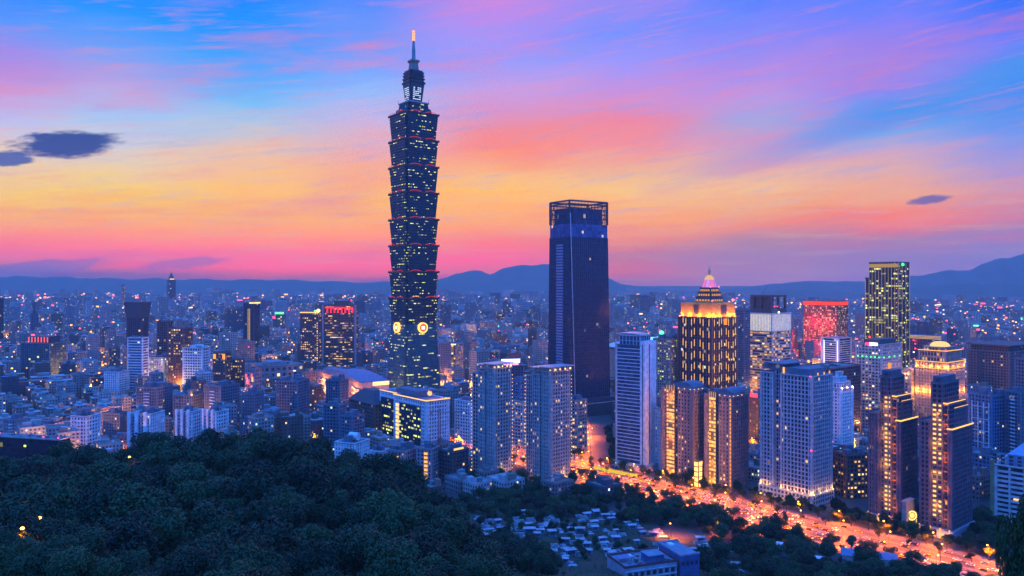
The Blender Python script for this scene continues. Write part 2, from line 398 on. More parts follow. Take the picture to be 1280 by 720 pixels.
# ------------------------------------------------------------------ hero towers
TAKEN = []        # (x, y, radius) of ground already built on
LMK = []          # (photo column, distance, phrase) landmarks for naming the small blocks around them
m_stone = plain('pale_stone', (.50, .46, .44), .85)
m_white = plain('white_cladding', (.78, .78, .80), .7)
m_beige = plain('beige_tile', (.38, .31, .27), .8)
m_brown = plain('brown_granite', (.13, .085, .075), .6)
m_dark = plain('dark_cladding', (.05, .055, .075), .5)
m_navy = plain('blue_grey_tile', (.15, .17, .22), .75)
m_roof = plain('roof_felt', (.20, .21, .22), .9, var=.4)
m_steel = plain('grey_steel', (.25, .26, .28), .45, .6)
m_silver = plain('silver_trim', (.6, .6, .62), .35, .5)
m_copper = plain('ochre_stone', (.55, .31, .07), .8)
m_bluetin = plain('blue_tin_roof', (.10, .20, .34), .5)
g_dark = facade('glazing_dark', (.035, .04, .055), (.012, .018, .035), .9, .82, .03, 1.1, PAL_MIX)
g_office = facade('glazing_office', (.05, .05, .06), (.02, .028, .045), .92, .62, .30, 1.2, PAL_LIME, True)
g_home = facade('glazing_home', (.16, .16, .18), (.02, .03, .05), .72, .66, .012, 1.2, PAL_WARM)
g_blue = facade('glazing_blue', (.06, .09, .14), (.03, .07, .12), .92, .8, .008, 1.1, PAL_MIX)
g_teal = facade('glazing_teal', (.02, .05, .065), (.012, .040, .058), .97, .30, .205, 1.25, PAL_LIME, True, .18, spec=.22, wide=True)
g_gold = facade('glazing_gold', (.08, .05, .03), (.03, .025, .02), .8, .7, .42, 1.2, PAL_WARM)
GLH = {}
class Tower:
    """a tower whose nearest corner stands at the sight line pxC; local x runs along the right face, y along the left face"""
    def __init__(s, name, label, cat, pxL, pxC, pxR, pyB, pyT, th=38., group=None, mark=None):
        t = R(th); c, sn = math.cos(t), math.sin(t)
        s.Y = F*CZ/(pyB-YH); s.X = (pxC-640)/F*s.Y
        kR, kL = (pxR-640)/F, (pxL-640)/F
        s.w = (kR*s.Y-s.X)/(c-kR*sn); s.d = (kL*s.Y-s.X)/(-sn-kL*c)
        s.H = CZ-(pyT-YH)*s.Y/F; s.th = t; s.name = name
        s.mpp = s.Y/F
        s.root = empty(name, (s.X, s.Y, 0), t)
        tag(s.root, label, cat, group)
        s.p = {}; s.blk = None
        cx, cyy = s.world(s.w/2, s.d/2)
        
        n_ = max(1, round(max(s.w, s.d)/min(s.w, s.d)))
        for q in range(n_):
            f_ = (q+.5)/n_; cx, cyy = s.world(*((s.w*f_, s.d/2) if s.w > s.d else (s.w/2, s.d*f_)))
            TAKEN.append((cx, cyy, math.hypot(min(s.w, s.d), max(s.w, s.d)/n_)/2))
        if mark: LMK.append(((pxL+pxR)/2, s.Y, mark))
    def world(s, x, y):
        c, sn = math.cos(s.th), math.sin(s.th)
        return s.X+x*c-y*sn, s.Y+x*sn+y*c
    def z(s, py): return CZ-(py-YH)*s.mpp
    def part(s, role, mat):
        if role not in s.p: s.p[role] = (MB(), mat)
        return s.p[role][0]
    def block(s, x0, x1, y0, y1, z0, z1, glass, wall, bay=3.4, fl=3.3, pw=.9, sh=1.0, dep=.5, post=None, roof=True, role='', every=1, rim=.9):
        """glass box with a relief of corner posts, piers and floor bands in front of it"""
        gb = s.part(role+'glazing', glass)
        off = random.randrange(1, 400)
        nf = max(1, round((z1-z0)/fl)); nbx = max(1, round((x1-x0)/bay)); nby = max(1, round((y1-y0)/bay))
        gb.walls(x0+dep, x1-dep, y0+dep, y1-dep, z0, z1, bay, (z1-z0)/nf, None, (off, off), False)
        s.blk = (x0, x1, y0, y1, z0, z1, nbx, nby, nf, dep)
        if wall:
            wb = s.part(role+'facade', wall); po = post or pw
            for cx, cyy in ((x0, y0), (x1-po, y0), (x1-po, y1-po), (x0, y1-po)): wb.box(cx, cx+po, cyy, cyy+po, z0, z1)
            e = .06
            if pw > 0:
                for i in range(every, nbx, every):
                    c = x0+(x1-x0)*i/nbx
                    wb.box(c-pw/2, c+pw/2, y0+e, y0+dep+.2, z0, z1); wb.box(c-pw/2, c+pw/2, y1-dep-.2, y1-e, z0, z1)
                for i in range(every, nby, every):
                    c = y0+(y1-y0)*i/nby
                    wb.box(x0+e, x0+dep+.2, c-pw/2, c+pw/2, z0, z1); wb.box(x1-dep-.2, x1-e, c-pw/2, c+pw/2, z0, z1)
            if sh > 0:
                e = .14
                for k in range(1, nf):
                    a = z0+(z1-z0)*k/nf-sh/2; b = a+sh
                    wb.box(x0+po-.1, x1-po+.1, y0+e, y0+dep+.2, a, b); wb.box(x0+po-.1, x1-po+.1, y1-dep-.2, y1-e, a, b)
                    wb.box(x0+e, x0+dep+.2, y0+po-.1, y1-po+.1, a, b); wb.box(x1-dep-.2, x1-e, y0+po-.1, y1-po+.1, a, b)
        if roof: s.roof(x0, x1, y0, y1, z1, rim, wall)
    def roof(s, x0, x1, y0, y1, z, rim=.9, wall=None):
        s.part('roof', m_roof).box(x0-.15, x1+.15, y0-.15, y1+.15, z, z+.5)
        if rim > 0:
            wb = s.part('parapet', wall or m_stone); q = .35
            wb.box(x0-.15, x1+.15, y0-.15, y0+q, z+.5, z+.5+rim); wb.box(x0-.15, x1+.15, y1-q, y1+.15, z+.5, z+.5+rim)
            wb.box(x0-.15, x0+q, y0+q, y1-q, z+.5, z+.5+rim); wb.box(x1-q, x1+.15, y0+q, y1-q, z+.5, z+.5+rim)
    def gear(s, x0, x1, y0, y1, z, n=5, seed=1):
        r = random.Random(seed); b = s.part('rooftop_machinery', m_steel)
        for k in range(n):
            a, c = r.uniform(2, 6), r.uniform(2, 5)
            x = r.uniform(x0+1, max(x0+1.1, x1-a-1)); y = r.uniform(y0+1, max(y0+1.1, y1-c-1))
            b.box(x, x+a, y, y+c, z, z+r.uniform(1.5, 3.5)+.01*k)
    def lit(s, face, i, k, mat, sx=.62, sz=.55, name='window'):
        """one lit window: bay i, floor k of the last block; face f = right-hand face, l = left-hand face"""
        x0, x1, y0, y1, z0, z1, nbx, nby, nf, dep = s.blk
        h = (z1-z0)/nf
        L = (x1-x0)/nbx if face == 'f' else (y1-y0)/nby
        key = (face, round(L*sx, 2), round(h*sz, 2), mat.name)
        if key not in GLH:
            mb = MB(); a = L*sx/2; b = h*sz/2
            if face == 'f': mb.box(-a, a, -.08, .08, -b, b)
            else: mb.box(-.08, .08, -a, a, -b, b)
            GLH[key] = mb.build(name, mat, mesh_only=True)
        o = bpy.data.objects.new(name, GLH[key]); COL.objects.link(o); o.parent = s.root
        zc = z0+(k+.5)*h
        o.location = (x0+(i+.5)*L, y0+dep-.1, zc) if face == 'f' else (x0+dep-.1, y0+(i+.5)*L, zc)
    def lamp(s, x, y, z, mat, r=.6, name='lamp'):
        key = ('lamp', r, mat.name)
        if key not in GLH:
            mb = MB(); mb.lathe([(0, -r), (r*.8, -r*.6), (r, 0), (r*.8, r*.6), (0, r)], 8); GLH[key] = mb.build(name, mat, mesh_only=True)
        o = bpy.data.objects.new(name, GLH[key]); COL.objects.link(o); o.parent = s.root; o.location = (x, y, z)
    def strip(s, x0, x1, y0, y1, z0, z1, mat, name='light_strip'):
        mb = MB(); mb.box(x0, x1, y0, y1, z0, z1); mb.build(name, mat, s.root)
    def wash(s, x, y, z, power, col, r=.4):
        """a point lamp by the building; some are added for amber spill"""
        l = bpy.data.lights.new('wash_light', 'POINT'); l.energy = power; l.color = col; l.shadow_soft_size = r
        o = bpy.data.objects.new('wash_light', l); COL.objects.link(o); o.parent = s.root; o.location = (x, y, z)
    def done(s):
        for role, (mb, mat) in s.p.items():
            if mb.f: mb.build(role.split('#')[0], mat, s.root)
        return s

rnd = random.Random(3)
# --- the tall pagoda-like tower
def pagoda():
    X, Y, th = (517-640)/F*1050, 1050., R(36)
    k = Y/F; z = lambda py: CZ+(YH-py)*k
    root = empty('pagoda_tower', (X, Y, 0), th)
    tag(root, 'very tall dark green tower of eight flared stacked segments with a lit orange spire tip', 'skyscraper')
    TAKEN.append((X, Y, 48)); LMK.append((517, 1050, 'the tall flared pagoda tower'))
    def plan(h, n):   # square with stepped corners
        return [(-h+n, -h), (h-n, -h), (h-n, -h+n), (h, -h+n), (h, h-n), (h-n, h-n), (h-n, h), (-h+n, h), (-h+n, h-n), (-h, h-n), (-h, -h+n), (-h+n, -h+n)]
    def sq(h): return [(-h, -h), (h, -h), (h, h), (-h, h)]
    m_ledge = plain('ledge_metal', (.05, .06, .07), .45, .4)
    red = glow((1, .05, .06), .75)
    zt = z(144.5); pitch = (zt-z(404))/8
    mb = MB(); mb.loft(plan(29.5, 3.5), 0, plan(23.3, 3), z(404)-.0, 2.2, 30); base = mb.build('tower_base', facade('glazing_seagreen', (.05, .12, .13), (.03, .085, .10), .96, .36, .20, 1.1, PAL_LIME, True, .2, spec=.3, wide=True), root)
    mb = MB()
    for q in range(1, 26, 3):   # thin floor lines round the sloping base
        h = 29.5+(23.3-29.5)*q/26+.12; zz = z(404)*q/26; P = plan(h, 3.2); mb.loft(P, zz-.25, P, zz+.25, uv=False)
    mb.build('floor_bands', m_ledge, base)
    for i in range(8):
        z1 = zt-pitch*i; z0 = z1-pitch
        mb = MB(); mb.loft(plan(22.6, 2.6), z0, plan(25.3, 3.0), z1-2.2, 1.7, 9, off=17*i+3); seg = mb.build('tower_segment', g_teal, root)
        mb = MB(); mb.loft(plan(25.5, 3), z1-2.2, plan(26.4, 3), z1-1.2, uv=False); mb.loft(plan(26.4, 3), z1-1.2, plan(25.9, 3), z1-.05, uv=False)
        for sx in (-1, 1):
            for sy in (-1, 1): mb.box(*(sorted((sx*24.2, sx*25.6))), *(sorted((sy*24.2, sy*25.6))), z1-2.6, z1+.3)   # corner dragon ornaments
        for q in range(1, 8):
            h = 22.6+2.7*q/8+.10; P = plan(h, 2.7); zz = z0+(pitch-2.2)*q/8; mb.loft(P, zz-.22, P, zz+.22, uv=False)
        mb.build('ledge', m_ledge, seg)
        for f in range(4):   # curved red lights, two to a face
            a = f*math.pi/2; c, sn = math.cos(a), math.sin(a)
            for cx in (-11.5, 11.5):
                mb = MB(); n = 8
                for q in range(n):
                    u0, u1 = -1+2*q/n, -1+2*(q+1)/n
                    P = []
                    for u in (u0, u1): P.append((cx+u*8.2, -26.7+.9*u*u*0, z1-.1+1.5*(1-u*u)))
                    (ax, ay, az_), (bx, by, bz) = P
                    rot = lambda x, y: (x*c-y*sn, x*sn+y*c)
                    mb.tube((*rot(ax, ay), az_), (*rot(bx, by), bz), .34, n=5)
                mb.build('red_light_arc', red, seg)
    # coin medallions on the four faces
    zc = z(408.5)
    ring_m, disc_m, sq_m = glow((1, .55, .12), 2.2), glow((1, .10, .04), 1.1), glow((1, .85, .55), 2.6)
    for f in range(4):
        a = f*math.pi/2
        med = MB(); y0 = -26.0
        n = 28
        for q in range(n):
            u, v = q*2*math.pi/n, (q+1)*2*math.pi/n
            for (ra, rb, ya, yb) in ((5.4, 6.9, y0-1, y0-1), (6.9, 6.9, y0-1, y0+3), (5.4, 5.4, y0, y0-1)):
                med.face([(ra*math.sin(u), ya, zc+ra*math.cos(u)), (ra*math.sin(v), ya, zc+ra*math.cos(v)), (rb*math.sin(v), yb, zc+rb*math.cos(v)), (rb*math.sin(u), yb, zc+rb*math.cos(u))])
        o = med.build('coin_medallion', ring_m, root); o.rotation_euler = (0, 0, a)
        d = MB(); d.face([(5.4*math.sin(q*2*math.pi/n), y0-.1, zc+5.4*math.cos(q*2*math.pi/n)) for q in range(n)][::-1]); d.build('disc', disc_m, o)
        d = MB(); d.box(-2.1, 2.1, y0-1.1, y0-.15, zc-2.1, zc+2.1); d.build('square_hole', sq_m, o)
    # crown
    m_tier = facade('crown_glazing', (.02, .035, .05), (.012, .02, .035), .85, .5, .10, 1.2, PAL_LIME)
    mb = MB(); mb.loft(plan(19.5, 3), zt, plan(18.2, 3), z(138), 2.5, 2); mb.loft(plan(16, 2.5), z(138), plan(15, 2.5), z(131), 2.5, 2); t1 = mb.build('upper_tier', m_tier, root)
    mb = MB(); mb.loft(plan(16, 2), z(131), plan(16, 2), z(129.6), uv=False); mb.build('ledge', m_stone, t1)
    mb = MB()
    for sx in (-1, 1):
        for sy in (-1, 1): mb.tube((sx*15, sy*15, z(131)), (sx*15, sy*15, z(125)), .35, .15)
    mb.build('finial', m_steel, t1)
    mb = MB(); mb.loft(plan(8.6, 1.4), z(129.6), plan(11.3, 1.6), z(106), 2.2, 7); cr = mb.build('crown_block', m_dark, root)
    mb = MB()
    for za, h in ((106, 12.6), (101, 12.0), (97, 11.6), (93.5, 11.2)):
        P = plan(h-.6, 1.6); Q = plan(h, 1.6); mb.loft(P, z(za), Q, z(za-2.0), uv=False); mb.loft(plan(h-1.6, 1.6), z(za-2.), plan(h-1.6, 1.6), z(za-4.2), uv=False)
    mb.build('ledge', m_ledge, cr)
    mb = MB(); cm = glow((.55, .72, 1), 1.5)
    for f in range(4):
        a = f*math.pi/2; c, sn = math.cos(a), math.sin(a)
        for q in range(7):
            zz = z(126)+q*2.5; hh = 8.6+(11.3-8.6)*(zz-z(129.6))/(z(106)-z(129.6))+.12
            for g_ in range(4):
                if rnd.random() < .18: continue
                xa = -6+g_*3.1; xb = xa+2.4
                rot = lambda x, y: (x*c-y*sn, x*sn+y*c)
                mb.face([(*rot(xa, -hh), zz), (*rot(xb, -hh), zz), (*rot(xb, -hh-.1), zz+1.1), (*rot(xa, -hh-.1), zz+1.1)])
    mb.build('lit_windows', cm, cr)
    mb = MB(); mb.loft(sq(5.4), z(90), sq(4.4), z(79), uv=False); mb.loft(sq(5.0), z(79), sq(6.2), z(77.5), uv=False); mb.loft(sq(6.2), z(77.5), sq(5.8), z(75.5), uv=False)
    m_bz = plain('bronze', (.22, .2, .14), .4, .5); mb.build('spire_base', m_bz, root)
    mb = MB(); mb.lathe([(2.7, z(75.5)), (2.3, z(62)), (1.5, z(52))], 12); mb.lathe([(1.2, z(52)), (.9, z(40)), (.0, z(36.5))], 10); sp = mb.build('spire', m_steel, root)
    for zz, h in ((51, 3.2), (47.5, 3.0), (44, 2.8), (40.5, 2.2)):
        mb = MB(); mb.lathe([(1.3, z(zz)), (2.0, z(zz)+.3), (1.9, z(zz)+h), (1.0, z(zz)+h+.2)], 10); mb.build('lit_lantern', glow((1, .42, .09), 1.7), sp)
pagoda()

# --- the dark tapered tower with the open lattice crown
def slab():
    T = Tower('tapered_tower', 'dark blue tapered glass skyscraper with open steel lattice crown and pale diagonal edge', 'skyscraper', 684.5, 712, 763, 521, 250, 33, mark='the dark tapered tower')
    m_g = facade('glazing_navy', (.03, .035, .06), (.016, .022, .048), .94, .80, .004, .5, PAL_MIX, False, .22)
    w_, d_ = T.w, T.d; z1 = T.z(296); z2 = T.z(266)
    ins = 3.2
    P0 = [(0, 0), (w_, 0), (w_, d_), (0, d_)]; P1 = [(ins*.2, ins*.3), (w_-ins, ins*.3), (w_-ins, d_-ins), (ins*.2, d_-ins)]
    mb = MB(); mb.loft(P0, 0, P1, z1, 2.9, 62); mb.build('curtain_wall', m_g, T.root)
    mb = MB()
    for q in range(2, 62, 2):
        f = q/62; P = [(a[0]+(b[0]-a[0])*f, a[1]+(b[1]-a[1])*f) for a, b in zip(P0, P1)]
        P = [(x+(.12 if x > w_/2 else -.12), y+(.12 if y > d_/2 else -.12)) for x, y in P]; mb.loft(P, z1*f-.18, P, z1*f+.18, uv=False)
    mb.build('floor_bands', plain('navy_metal', (.05, .055, .09), .4, .4), T.root)
    mb = MB()
    for q in range(1, 20):
        f = q/20; mb.tube((w_*f, -.15, 0), (ins*.2+(w_-ins*1.2)*f, ins*.3-.15, z1), .28, n=4)
        mb.tube((-.15, d_*f, 0), (ins*.2-.15, ins*.3+(d_-ins*1.3)*f, z1), .28, n=4)
    mb.build('mullions', plain('blue_metal', (.08, .10, .17), .4, .4), T.root)
    # slotted pale strip on the left-hand face
    mb = MB()
    for q in range(4, 60):
        zz = z1*q/62; f = q/62; xl = ins*.2*f
        mb.box(xl-.5, xl+.3, d_*.30, d_*.60, zz, zz+z1/62*.62)
    mb.build('vent_panels', plain('blue_panel', (.20, .26, .40), .6), T.root)
    # diagonal silver edge running down the right-hand face
    mb = MB(); mb.tube((1.2, -.1, z2), (w_*.13, -.5, T.z(505)), .55, .65, 6); mb.build('diagonal_edge', m_silver, T.root)
    # set-back glazed top and lattice
    g2 = facade('glazing_top', (.05, .07, .13), (.03, .06, .16), .94, .86, .04, 1.2, PAL_MIX, False, .2)
    P2 = [(ins*.2+.6, ins*.3+.8), (w_-ins-.4, ins*.3+.8), (w_-ins-.4, d_-ins-.6), (ins*.2+.6, d_-ins-.6)]
    mb = MB(); mb.loft(P1, z1, P2, z1+.6, uv=False); mb.loft(P2, z1+.6, P2, T.z(279), 3.2, 4)
    P3 = [(6, 3), (w_-11, 3), (w_-11, d_-7), (6, d_-7)]; mb.loft(P3, T.z(279), P3, z2+7, 3.2, 3); mb.build('glazed_top', g2, T.root)
    zt = T.z(250); mb = MB()
    x0, x1, y0, y1 = ins*.2+.6, w_-ins-.4, ins*.3+.8, d_-ins-.6
    zb = T.z(279)
    for x in np.linspace(x0, x1, 27): 
        for y in (y0, y1): mb.tube((x, y, zb), (x, y, zt), .38 if 0 < x-x0 < x1-x0-.1 else 1.5, n=4)
    for y in np.linspace(y0, y1, 21)[1:-1]:
        for x in (x0, x1): mb.tube((x, y, zb), (x, y, zt), .38, n=4)
    for zz, r in ((zt, 1.1), (zt-4, .8), (zt-10, .45), (zt-16, .45), (zt-22, .45)):
        for (a, b) in (((x0, y0), (x1, y0)), ((x1, y0), (x1, y1)), ((x1, y1), (x0, y1)), ((x0, y1), (x0, y0))): mb.tube((*a, zz), (*b, zz), r, n=4)
    for (a, b) in (((x0, y0), (x0+9, y0)), ((x1, y0), (x1-9, y0)), ((x0, y0), (x0, y0+9)), ((x0, y1), (x0, y1-9))): 
        mb.tube((*a, zb), (*b, zt-4), .45, n=4); mb.tube((*b, zb), (*a, zt-4), .45, n=4)
    for x in np.linspace(x0, x1, 30): mb.tube((x, y0, zt), (x, y0-.6, zt+2.2), .16, n=4)
    mb.build('lattice_crown', m_dark, T.root)
    mb = MB(); mb.box(-14, w_+22, -12, d_+8, 0, 16); mb.box(-8, w_+12, -8, d_, 16, 21); mb.build('podium', m_dark, T.root)
    mb = MB(); mb.box(-14.3, w_+22.3, -12.3, -11.7, 15.4, 16.5); mb.build('podium_edge', m_silver, T.root)
    T.part('curved_wing', m_bluetin)
    T.done()
slab()

# --- twin pale apartment towers with lamps at their corners
for (pl, pc, pr, pb, pt, lab, seed) in ((589, 618, 641, 604, 463, 'pale apartment tower with lamp-lit corners, nearer the tall pagoda tower', 1), (656, 688, 715, 607, 467, 'pale apartment tower with lamp-lit corners, right beside the orange boulevard', 2)):
    T = Tower('apartment_tower', lab, 'apartment tower', pl, pc, pr, pb, pt, 42, 'twin pale apartment towers', mark='the pale twin apartment towers' if seed == 1 else None)
    w_, d_, H = T.w, T.d, T.H
    m_bl = plain('blue_grey_render', (.34, .44, .52), .8); m_wm = plain('warm_grey_tile', (.46, .39, .38), .8)
    a = d_*.30
    T.block(2.0, w_, 2.0, d_*.42, 0, H, g_home, m_wm, 3.0, 3.2, 1.3, 1.3, .7, 1.5)
    fb = T.blk; r = random.Random(seed)
    for k in range(fb[8]):
        for i in range(fb[6]):
            if r.random() < (.05 if k > 1 else .6): T.lit('f', i, k, glow(GOLD, 1.2))
    T.block(0, w_*.55, d_*.42+.2, d_*.72, 0, H-3, g_home, m_bl, 3.2, 3.2, 1.1, .9, .7, 1.3)
    fb = T.blk
    for k in range(fb[8]):
        for i in range(fb[7]):
            if r.random() < .11: T.lit('l', i, k, glow(GOLD, 1.4))
    T.block(1.2, w_*.6, d_*.72+.2, d_, 0, H-5, g_blue, m_bl, 3.4, 3.2, .8, .8, .7, 1.1)
    fb = T.blk
    for k in range(fb[8]):
        for i in range(fb[7]):
            if r.random() < .06: T.lit('l', i, k, glow(GOLD, 1.4))
    T.block(w_*.55, w_-1.5, d_*.42+.3, d_-3, 0, H-6, g_home, m_wm, 3.2, 3.2, 1.1, .9, .7, 1.3)
    nf = int(H/3.2)
    for k in range(2, nf, 1):
        T.lamp(w_+.3, .9, k*3.2, glow((1, .55, .15), 2.6), .36)
        T.lamp(.6, d_+.2, k*3.2-1, glow((1, .55, .15), 2.6), .36)
    c = T.part('canopy', m_silver); c.box(-1, w_+1.5, -1, d_*.5, H+4.6, H+5.3); c.box(0, w_*.6, d_*.5, d_*.8, H+3.4, H+4.0)
    cp = T.part('canopy_posts', m_stone)
    for x in np.linspace(.3, w_-.3, 7):
        cp.tube((x, .6, H+.5), (x, .6, H+4.6), .35, n=5)
    for x in np.linspace(1, w_-1, 5):
        T.lamp(x, 1.2, H+2.6, glow((1, .58, .18), 3.2), .75); T.wash(x, 1.0, H+2.2, 700, (1, .55, .18))
    T.part('lift_house', m_stone).box(w_*.3, w_*.8, d_*.25, d_*.45, H+.5, H+4.55)
    T.strip(w_*.2, w_*.98, 1.35, 1.5, 1.0, 4.2, glow((1, .5, .12), 1.6), 'lobby_glazing')
    T.wash(w_*.6, -3, 4, 4000, (1, .45, .12))
    T.gear(2, w_*.5, d_*.45, d_*.9, H-3+.5, 5, seed)
    T.done()

# --- blue-white banded tower by the boulevard
T = Tower('banded_tower', 'slim blue glass tower banded with thin white floor slabs, pale solid pier at its corner', 'tower', 770, 806, 820, 590, 420, 50, mark='the white banded tower')
w_, d_, H = T.w, T.d, T.H
T.block(0, w_, 4.2, d_, 6, H-9, g_blue, m_white, 3.6, 3.25, 0, .55, .9, .8, rim=0, role='')
T.block(.5, w_*.95, 5, d_-3, H-9, H-1, g_blue, m_white, 3.6, 4, .3, .3, .5, .6)
pb = T.part('solid_pier', m_white); pb.box(-.4, w_+.2, -.2, 4.2, 0, H-5); pb.box(w_*.25, w_+.4, 4.2, 7, 0, H-6)
sb = T.part('seam', m_dark); sb.box(w_*.35, w_*.42, -.35, -.15, 3, H-8); sb.box(-.55, -.35, 1.6, 2.4, 3, H-8)
pl_ = T.part('podium', m_stone); pl_.box(-3, w_+3, -4, d_+3, 0, 5.9)
T.part('edge_rib', m_silver).box(-.5, .3, d_-.4, d_+.6, 0, H-4)
mb = T.part('crown_ring', m_silver)
for q in range(10):
    a = q/9; y = 4.2+(d_-7)*a
    mb.box(-.6, w_*.9, y, y+(d_-7)/9-.05, H-1+2.4*math.sin(math.pi*a*.6+.5), H-.3+2.4*math.sin(math.pi*a*.6+.5))
r = random.Random(9)
for k in range(8): T.lamp(-3.2, 2+k*d_/8, 4.5, glow((.9, 1, .75), 3), .3)
T.done()

# --- brown hotel-like tower with gold piers and the jewelled dome
def domed():
    T = Tower('domed_tower', 'brown tower with rows of golden uplit piers, glowing orange crown and pink lantern dome', 'skyscraper', 847, 890, 922, 522, 398, 38, mark='the gold-lit domed tower')
    w_, d_, H = T.w, T.d, T.H
    T.block(0, w_, 0, d_, 0, H, g_dark, m_brown, 4.6, 4.0, 1.6, .6, .8, 2.2)
    x0, x1, y0, y1, z0, z1, nbx, nby, nf, dep = T.blk
    gm = glow((1, .50, .13), 1.25); r = random.Random(4)
    seg = H/8.5
    for f, n, L in (('f', nbx, w_), ('l', nby, d_)):
        for i in range(1, n):
            if i % 3 == 2: continue
            c = L*i/n
            for q in range(1, 9):
                za = q*seg-.2*(i % 2)*seg; zb = min(H-.6, za+seg*.60)
                if za > H-4: continue
                if f == 'f': T.strip(c-.45, c+.45, -.28, -.04, za, zb, gm)  # glow on the pier faces stands in for gold uplighting
                else: T.strip(-.28, -.04, c-.45, c+.45, za, zb, gm)
    for k in range(nf):
        for i in range(nbx):
            if r.random() < .05: T.lit('f', i, k, glow(GOLD, 1.2))
    # floodlit crown: stone walls washed from lamps at their feet
    zc = T.z(377)
    cb = T.part('crown_wall', m_copper); cb.box(3, w_-3, 2.5, d_-3, H+.5, zc-2); cb.box(4, w_*.5, 3.5, d_*.5, zc-2, zc)
    cd = T.part('dark_crown_panel', m_dark)
    cd.box(w_*.40, w_*.62, 2.2, 2.52, H+4, zc-5); cd.box(2.6, 3.02, d_*.42, d_*.56, H+5, zc-5)  # dark slabs standing proud of the crown wall
    for (x, y) in ((w_*.12, -.2), (w_*.35, -.2), (w_*.7, -.2), (w_*.92, -.2), (0, d_*.12), (0, d_*.4), (0, d_*.68), (0, d_*.93)):
        T.wash(x, y, H+2.0, 15000, (1, .27, .012)); T.lamp(x, y, H+1.4, glow((1, .6, .2), 4), .45)
    T.strip(w_*.45, w_*.58, -.3, -.02, H-9, H-1, glow((1, .33, .05), 1.1), 'lit_panel')
    # stepped lantern and dome behind
    cx, cyy = w_*.60, d_*.52
    st = T.part('lantern_tier', m_brown); zz = zc-3
    for hw, dz in ((12.5, 8.5), (10.6, 6), (8.6, 6)):
        st.box(cx-hw, cx+hw, cyy-hw, cyy+hw, zz, zz+dz); 
        for f in range(5): T.strip(cx-hw*.8+f*hw*.36, cx-hw*.8+f*hw*.36+hw*.22, cyy-hw-.2, cyy-hw-.02, zz+1, zz+dz*.6, glow((1, .38, .08), .9), 'lit_panel')
        for f in range(5): T.strip(cx-hw-.2, cx-hw-.02, cyy-hw*.8+f*hw*.36, cyy-hw*.8+f*hw*.36+hw*.22, zz+1, zz+dz*.6, glow((1, .38, .08), .9), 'lit_panel')
        zz += dz
    zd = T.z(362); ztop = T.z(352)
    pk = glow((1, .22, .62), .95); n = 8
    for q in range(n):
        a, b = q*2*math.pi/n+.06, (q+1)*2*math.pi/n-.06
        mb = MB(); R0, R1 = 9.6, 6.2
        mb.face([(cx+R0*math.cos(a), cyy+R0*math.sin(a), zz+.3), (cx+R0*math.cos(b), cyy+R0*math.sin(b), zz+.3), (cx+R1*math.cos(b), cyy+R1*math.sin(b), zz+10), (cx+R1*math.cos(a), cyy+R1*math.sin(a), zz+10)])
        mb.build('dome_glazing', pk if q % 2 else glow((.85, .34, .95), .9), T.root)
    rb = T.part('dome_rib', m_stone)
    for q in range(n):
        a = q*2*math.pi/n; rb.tube((cx+9.7*math.cos(a), cyy+9.7*math.sin(a), zz), (cx+6.2*math.cos(a), cyy+6.2*math.sin(a), zz+10), .4, n=4)
    rb.lathe([(10.2, zz-.4), (10.2, zz+.3), (9, zz+.3)], 16, (cx, cyy))
    mb = MB(); mb.lathe([(6.3, zz+10), (6.3, zz+10.8), (5.4, zz+13), (3.4, zz+15), (1.4, zz+16)], 14, (cx, cyy)); mb.build('dome_cap', glow((1, .62, .28), .85), T.root)
    mb = MB(); mb.lathe([(1.2, zz+16), (1.0, zz+18), (2.2, zz+20), (1.9, zz+22.5), (.6, zz+24), (.2, zz+29), (0, zz+29.2)], 10, (cx, cyy)); mb.build('finial', plain('gilt', (.55, .45, .25), .4, .4), T.root)
    for x, y in ((4, 3), (w_-4, 3), (cx-8.5, cyy-8.5), (cx+8.5, cyy-8.5)):
        T.lamp(x, y, (zc if y == 3 else zz)+.9, glow((1, .05, .12), 8), .9, 'beacon')
    T.done()
domed()

